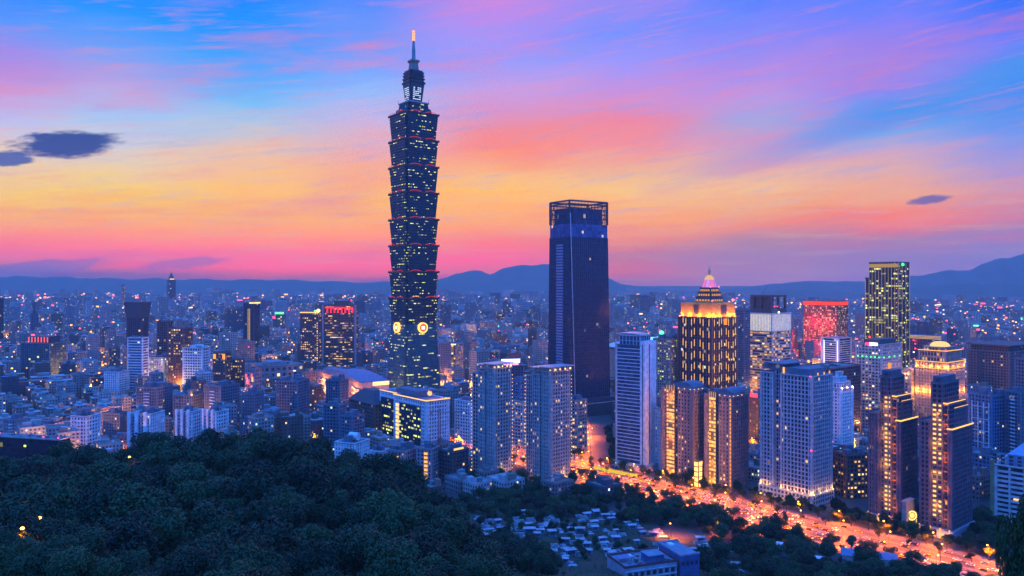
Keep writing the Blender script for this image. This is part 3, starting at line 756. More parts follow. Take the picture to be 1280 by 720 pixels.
# --- two brown apartment towers with golden window bays
for (pl, pc, pr, pb, pt, lab, sd) in ((826, 866, 886, 604, 481, 'brown rounded-roof tower with one golden ladder of lit bays', 1), (880, 915, 936, 614, 489, 'brown rounded-roof tower with golden ladder and a second lamp line on its corner', 2)):
    T = Tower('bay_window_tower', lab, 'apartment tower', pl, pc, pr, pb, pt, 40, 'brown twin towers with golden bays', mark='the brown golden-bay towers' if sd == 1 else None)
    w_, d_, H = T.w, T.d, T.H; r = random.Random(sd)
    m_b2 = plain('mauve_tile', (.21, .16, .17), .8)
    T.block(0, w_, 0, d_, 0, H-6, g_home, m_b2, 3.1, 3.2, 1.5, 1.5, .6, 2)
    nf = T.blk[8]; nby = T.blk[7]; fh = (H-6)/nf
    for k in range(nf):
        for i in range(nby):
            if r.random() < .05: T.lit('l', i, k, glow(GOLD, 1.3))
    ya, yb = d_*.52, d_*.78       # projecting bay with lit windows on the left-hand face
    bx = T.part('bay', m_brown); bx.box(-1.6, .3, ya, yb, 2, H-2)
    for k in range(1, nf):
        zz = k*fh
        for yy in (ya+.5, yb-1.9):
            T.strip(-1.85, -1.62, yy, yy+1.4, zz+.5, zz+2.3, glow((1, .50, .11), 1.5), 'window')
        if r.random() < .3: T.strip(-1.8, -1.61, ya+2.4, yb-2.4, zz+.6, zz+2.2, glow((1, .62, .2), 1.3), 'window')
    for yy in np.linspace(ya+.3, yb-.7, 4): T.strip(-1.9, -1.65, yy, yy+.35, H-7, H-2.4, glow((1, .55, .3), .9))
    if sd == 2:
        for k in range(1, nf): T.strip(-.3, -.02, 1.0, 2.0, k*fh+.3, k*fh+2.5, glow((1, .36, .06), 1.5))
    rf = T.part('rounded_roof', m_navy)
    n = 10; cx0, cx1 = 3, w_-2
    for q in range(n):
        a, b = math.pi*q/n, math.pi*(q+1)/n
        y = lambda t_: d_*.38-math.cos(t_)*d_*.30
        zq = lambda t_: H-5.5+6.5*math.sin(t_)**.6
        rf.face([(cx0, y(a), zq(a)), (cx1, y(a), zq(a)), (cx1, y(b), zq(b)), (cx0, y(b), zq(b))])
        rf.face([(cx0, y(a), H-5.6), (cx0, y(a), zq(a)), (cx0, y(b), zq(b)), (cx0, y(b), H-5.6)][::-1])
        rf.face([(cx1, y(a), H-5.6), (cx1, y(a), zq(a)), (cx1, y(b), zq(b)), (cx1, y(b), H-5.6)])
    for q in range(5): T.lamp(1.0, d_*.1+q*d_*.18, H-4.6, glow((1, .5, .1), 3), .5)
    for q in range(3): T.lamp(3+q*w_*.25, .6, H-4.6, glow((1, .5, .1), 3), .5)
    T.wash(-5, d_*.65, 5, 9000, (1, .33, .03)); [T.wash(-5, d_*.65, H*q, 7000, (1, .33, .03)) for q in (.25, .45, .65, .85)]  # mid-height lamps added in the air for amber spill around the bays
    T.done()
mb = MB(); mb.box(-3, 3, -2, 2, 0, 22)
o = mb.build('entrance_lantern', plain('lantern_frame', (.2, .12, .06), .6)); o.location = ((873-640)/F*640, 640, 0); o.rotation_euler = (0, 0, R(40))
tag(o, 'narrow glowing gate lantern between the two brown golden-bay towers', 'lantern')
for q in range(5):
    for fx in (-1.9, .2): 
        mb = MB(); mb.box(fx, fx+1.7, -2.2, -2.02, 1+q*4.2, 4.4+q*4.2); mb.build('lit_panel', glow((1, .6, .16), 2.2), o)
        mb = MB(); mb.box(-3.2, -3.02, fx*.9, fx*.9+1.5, 1+q*4.2, 4.4+q*4.2); mb.build('lit_panel', glow((1, .6, .16), 2.2), o)

# --- big pale stone apartment tower with uplit piers
def stone_tower():
    T = Tower('stone_apartment_tower', 'broad pale stone apartment tower with golden uplights along the feet of its piers', 'apartment tower', 950, 1015, 1041, 634, 466, 38, mark='the broad pale stone tower')
    w_, d_, H = T.w, T.d, T.H
    m_s = plain('grey_stone', (.52, .48, .50), .8); r = random.Random(8)
    def wing(x0, x1, y0, y1, h): 
        T.block(x0, x1, y0, y1, 9, h, g_home, m_s, 2.9, 3.3, .95, .9, .7, 1.5)
    wing(0, w_, 0, d_*.60, H-4); b1 = T.blk
    for k in range(b1[8]):
        for i in range(b1[7]):
            if r.random() < .012: T.lit('l', i, k, glow(GOLD, 1.3))
    T.block(2.6, w_, d_*.60+.1, d_*.73, 9, H-1, g_home, m_brown, 3.0, 3.3, .4, .5, .6, .8); b2 = T.blk
    for k in range(b2[8]):
        if r.random() < .22: T.lit('l', rnd.randrange(b2[7]), k, glow((1, .5, .2), 1.2))
    wing(0, w_, d_*.73+.2, d_, H-4)
    pb = T.part('podium', m_s); pb.box(-.8, w_+.8, -.8, d_+.8, 0, 8.6)
    pw_ = T.part('podium_windows', m_dark)
    for q in range(int(d_/3.2)): 
        for zz in (2, 5.4): pw_.box(-1.0, -.82, 1+q*3.2, 2.7+q*3.2, zz, zz+2)
    for q in range(int(w_/3.2)): 
        for zz in (2, 5.4): pw_.box(1+q*3.2, 2.7+q*3.2, -1.0, -.82, zz, zz+2)
    for q in range(8):
        y = d_*.02+q*d_*.96/7
        if .60 < y/d_ < .73: continue
        T.wash(-1.4, y, 9.8, 1100, (1, .42, .06)); T.lamp(-1.1, y, 9.3, glow((1, .6, .2), 4), .35)
    for q in range(4):
        x = 1+q*(w_-2)/3; T.wash(x, -1.4, 9.8, 1100, (1, .50, .12)); T.lamp(x, -1.1, 9.3, glow((1, .6, .2), 4), .35)
    for q in range(5): T.wash(-4, d_*q/5+4, 3, 700, (1, .42, .08)); T.lamp(-4.2, d_*q/5+4, 2.6, glow((1, .55, .15), 5), .5)
    ph = T.part('penthouse', m_navy); ph.box(3, w_-3, 4, d_*.58, H-3.5, H+2); ph.box(2, w_-2, d_*.60, d_-2, H-.5, H+4.2)
    ph.box(-1, w_-1, d_*.50, d_*.9, H+4.2, H+4.9)
    T.lamp(1.8, d_*.67, H+2.2, glow((.3, .4, .6), .35), 1.7, 'roundel')
    T.strip(1.6, 1.95, d_*.54, d_*.57, H-3.4, H+2, glow((1, .5, .12), 1.5))
    for q, (x, y) in enumerate(((w_*.3, 1), (w_*.6, 1), (w_-.5, 3))): T.strip(x, x+1.5, y-.3, y-.05, H-3.4, H-.8, glow((1, .5, .12), 1.2))
    for (x, y, z_) in ((-.3, .4, H*.42), (w_+.3, .4, H*.45), (-.3, 1, H-3)): T.lamp(x, y, z_, glow((1, .03, .08), 6), .6, 'beacon')
    T.done()
stone_tower()
T = Tower('stepped_tower', 'white residential tower with stepped uplit crown behind the broad stone tower', 'apartment tower', 1030, 1051, 1067, 577, 487, 38)
w_, d_, H = T.w, T.d, T.H
T.block(0, w_, 0, d_, 0, H, facade('punched_white', (.5, .5, .53), (.03, .04, .06), .5, .5, .03, 1.2, PAL_WARM), m_white, 3.2, 3.3, 1.5, 1.5, .4, 2)
for q in range(3):
    k = 2+q*2.6; T.block(k, w_-k, k, d_-k, H+.5+q*4.6, H+.5+(q+1)*4.6, g_home, m_white, 3, 4.6, 1.2, 1.2, .4, 1.4)
for x in (2, w_/2, w_-2): T.wash(x, -.4, H+1, 900, (1, .5, .12)); T.lamp(x, .3, H+1.6, glow((1, .55, .15), 4), .6)
T.done()
T = Tower('dark_block', 'plain dark navy block standing behind the broad pale stone tower', 'office block', 1000, 1035, 1076, 560, 462, 38)
T.block(0, T.w, 0, T.d, 0, T.H, g_dark, m_dark, 3.5, 3.4, .6, .8, .4, 1); T.gear(2, T.w-2, 2, T.d-2, T.H+.5, 6, 2); T.done()

# --- office block with a white-lit louvred crown
T = Tower('louvred_crown_block', 'office block with white-lit louvred crown and dark open frame with crane on top', 'office block', 931, 965, 989, 500, 393, 38, mark='the white-crowned office block')
w_, d_, H = T.w, T.d, T.H
zc = T.z(415)
T.block(0, w_, 0, d_, 0, zc, facade('ribbon_office', (.34, .34, .38), (.02, .025, .04), 1., .5, .34, 1.15, PAL_WARM, True), m_stone, 4, 3.9, 0, 1.1, .5, 1.2, rim=0)
T.strip(2, w_-2, 2, d_-2, zc+.5, H-.02, glow((1, .88, .52), 1.15), 'backlit_core')
fb = T.part('louvre', m_white)
for f in np.linspace(0, w_-.8, 15): fb.box(f, f+.8, 0, 1.6, zc+.5, H)
for f in np.linspace(1.7, d_-.8, 18): fb.box(0, 1.6, f, f+.8, zc+.5, H)
T.roof(0, w_, 0, d_, H, 1.2, m_white)
zf = T.z(369); fr = T.part('open_frame', m_brown)
X0, X1, Y0, Y1 = 5, w_-6, 4, d_-6
fr.box(X0, X1, Y0, Y1, H+1, H+8)
for x in np.linspace(X0, X1-3, 3): fr.box(x, x+3, Y0, Y0+3, H+8, zf-3); fr.box(x, x+3, Y1-3, Y1, H+8, zf-3)
for y in np.linspace(Y0+4, Y1-6, 3): fr.box(X0, X0+3, y, y+3, H+8, zf-3)
fr.box(X0, X1, Y0, Y1, zf-3, zf); fr.box(X0+3.2, X0+12, Y0+4, Y1-4, H+8, zf-3.1)
cr = T.part('crane', m_steel); cr.tube((X0+8, d_/2, zf), (X0+8, d_/2, zf+6), .5); cr.tube((X0+8, d_/2, zf+4), (X0+16, d_/2-4, zf+16), .35, n=4)
for x in (X0+6, X0+14): T.lamp(x, Y0-.6, H+11, glow((1, .03, .06), 6), .8, 'beacon')
T.lamp(w_*.35, 0, H+2.5, glow((1, .98, .9), 5), 1.3, 'floodlamp')
T.done()

# --- slab hotel with the red band along its top
T = Tower('red_band_block', 'gridded slab block with a glowing red band along its roof edge', 'office block', 1004, 1046, 1060, 464, 377, 40, mark='the red-banded slab block')
w_, d_, H = T.w, T.d, T.H
gr = facade('glazing_redgrid', (.10, .05, .05), (.05, .03, .03), .8, .6, .55, 1.0, [(0, (1, .35, .1)), (.4, (1, .6, .25)), (.8, (1, .85, .5)), (1, (1, .12, .12))])
T.block(0, w_, 0, d_, 0, H-8, gr, m_brown, 3.8, 3.6, .9, 1.0, .6, 1.2, rim=0)
T.part('roof_house', m_dark).box(1.5, w_-1.5, 1.5, d_-1.5, H-7.4, H-.5)
T.strip(-.3, 1.2, -.3, d_+.3, H-7.2, H-.6, glow((1, .05, .02), 1.5), 'red_band'); T.strip(1.25, w_+.3, -.3, 1.2, H-7.2, H-.6, glow((1, .05, .02), 1.5), 'red_band')
mb = MB(); mb.box(0, w_, 0, d_, H-.4, H+1.2); mb.build('roof_slab', m_brown, T.root)
for x, y in ((-2, d_*.2), (-2, d_*.5), (-2, d_*.8), (w_*.5, -2)): T.wash(x, y, T.z(432), 120000, (1, .03, .05)); T.wash(x*6-6, y, T.z(405), 80000, (1, .03, .04))
T.part('mast', m_steel).tube((w_*.5, d_*.6, H), (w_*.5, d_*.6, H+7), .5, .2); T.done()
T = Tower('white_office', 'small white office block with two vertical white light lines', 'office block', 1026, 1048, 1065, 474, 424, 38)
T.block(0, T.w, 0, T.d, 0, T.H, g_dark, m_white, 4, 3.8, 0, 1.5, .5, 5)
T.strip(-.4, -.05, T.d*.78, T.d*.83, 6, T.H-3, glow((.9, .85, 1), 1.7)); T.strip(-.4, -.05, 1, 2.2, 6, T.H-3, glow((.9, .85, 1), 1.7)); T.done()

# --- the slim tall tower outlined in gold lines
T = Tower('gold_line_tower', 'slim tall rectangular tower lined with thin golden verticals and a green roof light', 'skyscraper', 1086, 1123, 1137, 480, 328, 40, mark='the gold-lined slim tower')
w_, d_, H = T.w, T.d, T.H
T.block(0, w_, 0, d_, 0, H, facade('glazing_goldline', (.03, .035, .05), (.012, .016, .03), .9, .6, .24, 1.25, PAL_LIME, True), m_dark, 4.2, 4.1, .5, .5, .5, 1.4)
gl = glow((1, .66, .28), .62)
nb = 9
for i in range(nb+1): 
    y = .3+(d_-.9)*i/nb; T.strip(-.25, -.02, y, y+.34, 3, H-.5, gl)
for i in range(1, 4): x = w_*i/3-.5; T.strip(x, x+.4, -.25, -.02, 3, H-.5, gl)
for y in (1.2,): 
    for k in range(24): T.lamp(-.4, 3, 10+k*(H-14)/24, glow((1, .6, .2), 3.), .5)
T.strip(-.3, -.26, .4, d_*.98, H-8, H-2, glow((.8, .48, .16), .55), 'lit_band')
T.lamp(w_*.35, -.5, H-3.2, glow((.05, 1, .2), 3.5), 2.6, 'green_light')
T.block(3, w_*.6, d_+.2, d_+8, 0, H-26, g_dark, m_dark, 4, 4.1, .5, .5, .4, .8)
T.strip(2.7, 2.97, d_+7, d_+7.6, 3, H-27, gl); T.done()

# --- signed office left of the gold dome, domed hall, arch-topped block, brick wide block
T = Tower('sign_top_block', 'pinkish office with green lamps and a red and white roof sign', 'office block', 1069, 1102, 1127, 548, 432, 38)
w_, d_, H = T.w, T.d, T.H
T.block(0, w_, 0, d_, 0, H, facade('punched_pink', (.36, .26, .25), (.03, .03, .04), .6, .42, .22, 1.4, PAL_MIX), m_stone, 3.6, 3.6, 1.2, 1.4, .4, 2)
T.part('roof_house', m_brown).box(4, w_-4, 5, d_-8, H+.5, H+6)
T.strip(-.3, 0, d_*.15, d_*.45, H-.5, H+2.6, glow((1, .9, .95), 3), 'sign_panel'); T.strip(-.35, 0, d_*.47, d_*.60, H-.5, H+2.4, glow((1, .03, .12), 4), 'sign_panel')
T.lamp(w_*.2, d_*.6, H+8, glow((1, .03, .03), 6), 1.0, 'beacon')
for i in range(6): T.lamp(-.4, d_*(.08+.16*i), H-13, glow((.1, 1, .25), 2.2), .9, 'green_lamp')
for i in range(4): T.lamp(w_*(.1+.26*i), -.4, H-13, glow((.1, 1, .25), 2.2), .9, 'green_lamp')
T.wash(w_*.4, -4, H-34, 9000, (1, .4, .06)); T.strip(w_*.3, w_*.46, -.5, -.1, H-34, H-20, glow((1, .35, .05), 1.2), 'lit_panel'); T.done()
T = Tower('golden_domed_hotel', 'stepped stone hotel glowing gold along its cornices under a lit shallow dome', 'hotel', 1144, 1184, 1206, 535, 446, 38, mark='the golden domed hotel')
w_, d_, H = T.w, T.d, T.H
gm = glow((1, .46, .07), 1.7)
T.block(0, w_, 0, d_, 0, H-8, facade('punched_gold', (.30, .17, .10), (.03, .02, .02), .5, .55, .30, 1.2, PAL_WARM), m_beige, 3.4, 3.5, 1.3, 1.2, .5, 2.2)
T.block(2.5, w_-2.5, 2.5, d_-2.5, H-7.4, H+5, g_gold, m_beige, 3.4, 6, 1.1, 1.2, .5, 2)
T.block(6, w_-6, 6, d_-6, H+5.6, H+9, g_gold, m_beige, 3.4, 4, 1.1, 1, .5, 2)
for zz, k in ((H-7.2, -.5), (H+5.8, 2.0), (H-15, -.5)):
    T.strip(k, k+.45, k+.5, d_-k, zz, zz+.8, gm); T.strip(k, w_-k, k, k+.45, zz, zz+.8, gm)
mb = MB(); mb.smooth = True; c = (w_/2, d_/2)
mb.lathe([(11, H+10), (10.6, H+11.8), (8.6, H+14), (5, H+15.6), (0, H+16.2)], 24, c); mb.build('dome', glow((1, .70, .28), 1.15), T.root)
for x in np.linspace(2, w_-2, 4): T.wash(x, -1.6, H-13, 4200, (1, .32, .02)); T.wash(x, -1.6, H-42, 9000, (1, .30, .02))
for y in np.linspace(2, d_-2, 5): T.wash(-1.6, y, H-13, 4200, (1, .32, .02)); T.wash(-1.6, y, H-42, 8000, (1, .30, .02))
for x, y in ((.5, .5), (w_-1, .5), (.5, d_-1)): T.lamp(x+2, y+2, H+7, glow((1, .04, .06), 5), .9, 'beacon')
T.done()
T = Tower('arch_topped_block', 'small sandy block with rounded lit top left of the golden domed hotel', 'office block', 1127, 1139, 1147, 530, 464, 38)
w_, d_, H = T.w, T.d, T.H
T.block(0, w_, 0, d_, 0, H, g_gold, m_beige, 3.4, 3.5, 1.4, 1.2, .5, 2.4)
mb = T.part('vaulted_roof', m_beige)
for q in range(8):
    a, b = math.pi*q/8, math.pi*(q+1)/8; y = lambda t_: d_/2-math.cos(t_)*d_*.48; zq = lambda t_: H+.5+d_*.3*math.sin(t_)
    mb.face([(0, y(a), zq(a)), (w_, y(a), zq(a)), (w_, y(b), zq(b)), (0, y(b), zq(b))]); mb.face([(0, y(a), H+.5), (0, y(b), H+.5), (0, y(b), zq(b)), (0, y(a), zq(a))])
T.wash(-2, d_/2, H-4, 2500, (1, .5, .15)); T.done()
T = Tower('wide_brick_block', 'wide dark red gridded block with a flat overhanging roof right of the golden domed hotel', 'office block', 1209, 1262, 1300, 520, 432, 34, mark='the wide red-brown block')
w_, d_, H = T.w, T.d, T.H
T.block(0, w_, 0, d_, 0, H-9, facade('punched_brick', (.24, .12, .11), (.02, .02, .03), .6, .6, .03, 1.2, PAL_WARM), plain('red_brick', (.25, .13, .12), .85), 3.6, 3.6, 1.2, 1.3, .5, 2)
T.block(3, w_-3, 3, d_-3, H-8.4, H-2, g_dark, m_brown, 3.6, 3, .5, .6, .4, 1); T.part('roof_slab', m_brown).box(-1, w_+1, -1, d_+1, H-1.3, H)
T.part('dark_bay', m_dark).box(-.4, 0, d_*.62, d_*.74, 4, H-10); T.done()
o = MB(); o.box(0, 62, 0, 22, 0, 50); o.box(-1, 63, -1, 23, 50.2, 52)
T = Tower('gold_edged_hall', 'long low hall with gold light lines along its roof, beside the gold-lined slim tower', 'hall', 1137, 1176, 1180, 462, 420, 40)
T.block(0, T.w, 0, T.d, 0, T.H-8, g_dark, m_navy, 5, 5, .6, .6, .5, 1.2)
T.part('roof_band', m_navy).box(-1, T.w+1, -1, T.d+1, T.H-7.4, T.H)
for q in range(3): T.strip(-1.3, -1.02, -1, T.d+1, T.H-6.8+q*2.4, T.H-6.0+q*2.4, glow((1, .6, .15), 1.1))
T.done()

# --- twin dark towers on the right with columns of lit windows
for (pl, pc, pr, pb, pt, lab, sd) in ((1085, 1126, 1147, 660, 474, 'dark residential tower with gold-lit window column, left of the lit disc', 1), (1149, 1190, 1216, 676, 482, 'dark residential tower with gold-lit window column, right of the lit disc', 2)):
    T = Tower('dark_residential_tower', lab, 'apartment tower', pl, pc, pr, pb, pt, 40, 'dark twin towers with lit window columns', mark='the dark twin residential towers' if sd == 1 else None)
    w_, d_, H = T.w, T.d, T.H; r = random.Random(sd+20)
    m_dt = plain('dark_mauve_tile', (.14, .115, .15), .7); m_lt = plain('pale_mauve_tile', (.40, .34, .40), .75)
    T.block(1.5, w_*.8, d_*.30, d_*.66, 6, H, g_home, m_dt, 3.2, 3.15, .7, .9, .6, 1.0)        # tall central block
    nf, nby = T.blk[8], T.blk[7]
    for k in range(1, nf-4):
        if r.random() < .93:
            T.lit('l', nby//2, k, glow((1, .55, .13), 1.7), .62, .42); 
            if r.random() < .85: T.lit('l', nby//2-1, k, glow((1, .62, .2), 1.5), .55, .42)
        if r.random() < .3: T.lit('l', 0, k, glow((.45, .75, .8), .5), .3, .3)
    T.block(0, w_*.7, d_*.66+.1, d_, 6, H-26, g_home, m_lt, 3.0, 3.15, 1.0, 1.0, .7, 1.3)       # left wing
    T.block(2.5, w_*.9, d_*.15, d_*.30-.1, 6, H-14, g_dark, m_dt, 3.2, 3.15, .4, .8, .6, .8)    # recessed bay with amber ledges
    for k in range(2, int((H-16)/3.15), 2): T.strip(1.9, 2.4, d_*.17, d_*.28, 6+k*3.15, 6.5+k*3.15, glow((1, .20, .02), 1.0))
    T.block(0, w_, 0, d_*.15-.1, 6, H-30, g_home, m_lt, 3.0, 3.15, 1.0, .5, .7, 1.4)            # right wing
    T.block(w_*.35, w_, d_*.15, d_*.5, 6, H-18, g_home, m_dt, 3.0, 3.15, 1.0, .5, .7, 1.2)
    T.part('podium', m_lt).box(-1.2, w_+1, -1.2, d_+1, 0, 5.9)
    for (x0_, x1_, y0_, y1_, zz) in ((-.4, w_+.3, -.4, d_*.15, H-29.2), (w_*.35, w_+.3, d_*.15, d_*.22, H-17.2), (1.9, w_*.9, d_*.15, d_*.30, H-13.0)):
        T.strip(x0_, x1_, y0_, y0_+.35, zz, zz+.8, glow((1, .5, .1), 2.)); T.strip(x0_, x0_+.35, y0_+.4, y1_, zz, zz+.8, glow((1, .5, .1), 2.))
    hb = T.part('roof_house', m_dt); hb.box(2.5, w_*.7, d_*.34, d_*.62, H+.5, H+5); T.part('dark_roof_panel', m_dark).box(2.2, 2.48, d_*.42, d_*.54, H-9, H+3.5)  # with a dark slab standing proud of its left-hand face
    for q in (.2, .4, .6, .8): T.wash(-1.2, d_*.5, H*q, 2200, (1, .38, .04)); T.wash(-.8, d_*.22, H*q-8, 1500, (1, .2, .01))  # lamps added up the face to spread amber round the lit columns
    for y in (d_*.05, d_*.33, d_*.63, d_*.97): T.strip(-1.6, -1.3, y-.35, y+.35, .5, 7, glow((1, .55, .18), 1.3)); T.wash(-3, y, 3, 900, (1, .42, .08))
    T.done()
gx, gy = (1138-640)/F*524, 524
gt = empty('gate_tower', (gx, gy, 0), R(40)); tag(gt, 'stone gate with glowing yellow disc between the two dark residential towers', 'gate')
mb = MB(); mb.box(-6.5, 6.5, 0, 3, 8, 21); mb.box(-6.5, -3.6, 0, 3, 0, 8); mb.box(3.6, 6.5, 0, 3, 0, 8); mb.box(-7, 7, -.4, 3.4, 21, 22); mb.build('gate_wall', m_beige, gt)
mb = MB(); mb.lathe([(3.4, -.25), (3.4, .25), (0, .3)], 24); d_o = mb.build('lit_disc', glow((1, .72, .16), 1.7), gt); d_o.rotation_euler = (R(90), 0, R(-38)); d_o.location = (-.5, -1.2, 12)
mb = MB(); mb.lathe([(3.4, -.3), (3.8, -.3), (3.8, .35), (3.4, .35)], 24); r_o = mb.build('disc_rim', m_brown, gt); r_o.rotation_euler = d_o.rotation_euler; r_o.location = d_o.location
mb = MB(); mb.lathe([(2.3, .31), (2.0, .36), (1.7, .31)], 20); r_o = mb.build('disc_emblem', plain('emblem_ochre', (.5, .33, .06), .5), gt); r_o.rotation_euler = d_o.rotation_euler; r_o.location = d_o.location
mb = MB()
for x in (-7.6, 7.2): mb.box(x, x+.5, -1, -.6, 0, 8)
mb.build('light_pillar', glow((1, .5, .12), 1.6), gt)
# ------------------------------------------------------------------ smaller buildings that the photograph shows one by one
def mid(name, label, cat, pl, pc, pr, pb, pt, glass, wall, th=38., bay=3.4, fl=3.3, pw=1.1, sh=1.2, dep=.4, post=1.6, gear=4, mark=None, group=None, fn=None, auto=True):
    if auto: th = max(12, min(80, math.degrees(math.atan2(pc-pl, pr-pc)-math.atan((pc-640)/F))))
    T = Tower(name, label, cat, pl, pc, pr, pb, pt, th, group, mark)
    T.block(0, T.w, 0, T.d, 0, T.H, glass, wall, bay, fl, pw, sh, dep, post)
    if gear: T.gear(1, T.w-1, 1, T.d-1, T.H+.5, gear, int(pl))
    if fn: fn(T)
    return T.done()
def sheds(T, n=3, mat=None):
    r = random.Random(int(T.X)); b = T.part('roof_house', mat or m_navy)
    for k in range(n):
        a = r.uniform(.2, .32)*T.w; c = r.uniform(.2, .32)*T.d; x = (T.w-a)*(k+.5)/n*.95; y = r.uniform(0.05, .6)*T.d
        b.box(x, x+a, y, y+c, T.H+.5, T.H+r.uniform(3.5, 7)+.01*k)
f_lit_white = facade('punched_bright', (.55, .52, .46), (.05, .05, .05), .62, .55, .62, 1.5, [(0, (.8, 1, .35)), (.5, (1, .9, .5)), (1, (1, 1, .8))])
f_white = facade('punched_pale', (.70, .70, .74), (.02, .03, .05), .52, .5, .04, 1.3, PAL_MIX)
f_pink = facade('punched_rose', (.40, .29, .30), (.02, .03, .04), .5, .5, .05, 1.3, PAL_WARM)
f_navy = facade('punched_navy', (.10, .12, .17), (.012, .02, .035), .5, .5, .05, 1.3, PAL_MIX)
f_ribb = facade('ribbon_blue', (.34, .38, .46), (.04, .06, .09), 1., .5, .03, 1.1, PAL_MIX)
f_brow = facade('punched_brown', (.13, .09, .085), (.02, .02, .03), .6, .45, .25, 1.2, PAL_WARM, True)
f_green = facade('glazing_green', (.04, .08, .08), (.015, .06, .065), .9, .7, .08, 1.0, PAL_LIME)
m_pinkt = plain('rose_tile', (.42, .29, .30), .8)

def flare(T):   # outward-leaning top
    mb = T.part('flared_top', m_dark); a = T.H*.80
    mb.loft([(-.2, -.2), (T.w+.2, -.2), (T.w+.2, T.d+.2), (-.2, T.d+.2)], a, [(-3, -3), (T.w+3, -3), (T.w+3, T.d+3), (-3, T.d+3)], T.H+2, uv=False)
mid('flared_dark_tower', 'plain unlit dark blue tower with a slightly wider top', 'tower', 158, 178, 186, 470, 379, g_dark, m_dark, 38, 4, 4, .5, .5, gear=0, mark='the flared dark tower', fn=flare)
mid('striped_block', 'pale blue block with white floor stripes in front of the flared dark tower', 'office block', 159, 178, 186, 497, 423, f_ribb, m_white, 38, 4, 4, 0, 1.2, mark=None)
mid('bright_lit_block', 'white block with nearly every window lit yellow, terraced at its edges', 'office block', 176, 204, 217, 489, 448, f_lit_white, m_white, 38, 4, 4, 1.4, 1.4, mark='the bright yellow-lit block', fn=lambda T: (sheds(T), T.wash(-6, T.d*.5, 3, 16000, (1, .6, .15))))
mid('dark_brown_tower', 'dark brown tower with few lit windows, left of a taller-windowed brown neighbour', 'tower', 196, 210, 217, 484, 402, g_dark, m_brown, 38, 4, 4, .8, .8)
mid('amber_banded_tower', 'dark brown tower with amber lit bands on its upper floors behind the white gridded block', 'tower', 210, 229, 241, 490, 411, f_brow, m_brown, 38, 4, 4, .8, .9)
mid('white_grid_block', 'white gridded office block with glowing pale base, between dark brown towers', 'office block', 228, 253, 263, 497, 436, facade('glazing_whitegrid', (.1, .1, .12), (.02, .025, .04), 1, .7, .08, 1.2, PAL_LIME, True), m_white, 38, 4.2, 4, 1, 1.8, .6, 2, mark='the white gridded block', fn=lambda T: (sheds(T, 2, m_white), [T.wash(-5, T.d*q, 6, 9000, (.95, 1, .55)) for q in (.2, .5, .8)]))
mid('amber_shield_tower', 'brown tower with two glowing orange panels near its top', 'tower', 266, 282, 289, 500, 441, f_brow, m_brown, 38, 4, 4, 1, .8, fn=lambda T: [T.strip(-.4, -.05, T.d*a, T.d*(a+.2), T.H-9, T.H-2, glow((1, .33, .04), 1.6), 'lit_panel') for a in (.04, .76)])
mid('lit_side_block', 'dim brown block dotted with yellow windows right of the amber-panelled tower', 'office block', 284, 300, 306, 496, 450, f_brow, m_brown, 38, 4, 4, .6, .8)
mid('black_slim_tower', 'slim black tower with gold roof light and two thin lit vertical lines', 'tower', 304, 317, 325, 450, 379, g_dark, m_dark, 38, 4, 4, .8, .6, mark='the slim black tower', fn=lambda T: ([T.strip(-.6, -.1, T.d*a, T.d*a+1.1, 10, T.H-12, glow((1, .62, .2), .8)) for a in (.35, .5)], T.strip(-1, -.1, 0, T.d*.4, T.H-1, T.H+2, glow((1, .6, .15), 2)), T.strip(1, T.w, -1, -.1, T.H-1, T.H+2, glow((1, .6, .15), 2))))
mid('gold_roofed_tower', 'brown tower with gold roof line and lit windows left of the red-signed tower', 'tower', 375, 398, 407, 468, 391, f_brow, m_brown, 38, 4, 4, 1.2, .8, fn=lambda T: ([T.strip(-.7, -.1, 0, T.d, T.H-.6, T.H+1.5, glow((1, .6, .18), 1.4)), T.lamp(0, 0, T.H+4, glow((1, .62, .2), 4), 3.4, 'floodlamp'), T.lamp(2, T.d*.2, T.H+3, glow((.1, 1, .2), 3), 2.2, 'green_lamp')], [T.lamp(-.5, 2, 8+k*4.5, glow((1, .55, .15), 2), .8) for k in range(20)]))
def redsign(T):
    d_, H = T.d, T.H
    for k in range(8): T.strip(-.9, -.1, d_*(.04+.118*k), d_*(.04+.118*k)+2.2, H-13, H-5.5, glow((1, .02, .05), 2.0), 'red_fin_light')
    T.strip(-.9, -.1, d_*.04, d_*.96, H-5, H-2.6, glow((1, .02, .05), 2.0), 'red_band')
    T.part('roof_house', m_brown).box(T.w*.2, T.w*.9, d_*.25, d_*.7, H+.5, H+8)
    T.part('side_frame', m_pinkt).box(-1.2, 1, -3.4, -.3, 0, H+1); T.part('side_frame', m_pinkt).box(-1.2, 1, d_+.2, d_+3.2, 0, H+1)
    T.lamp(0, d_*.1, H+9, glow((1, .03, .05), 5), 1.4, 'beacon')
mid('red_signed_tower', 'mauve tower with rows of yellow windows under a red comb of roof lights', 'tower', 405, 443, 448, 474, 382, facade('ribbon_amber', (.14, .09, .09), (.03, .025, .03), .92, .36, .27, 1.3, PAL_WARM, True), m_brown, 62, 3.6, 4.2, .35, 1.2, .5, 2, gear=0, mark='the red-signed tower', fn=redsign)
mid('green_glass_block', 'broad dim green glass office block with red-lit vaulted roof', 'office block', 25, 62, 83, 478, 430, f_green, m_navy, 38, 4, 4, .4, .6, mark='the green glass block', fn=lambda T: (T.part('roof_house', m_dark).box(6, T.w*.8, 6, T.d*.7, T.H+.5, T.H+12), [T.strip(5.4, 5.9, 8+q*6, 10+q*6, T.H+2, T.H+11, glow((1, .12, .10), 1.3), 'red_light_bar') for q in range(7)]))
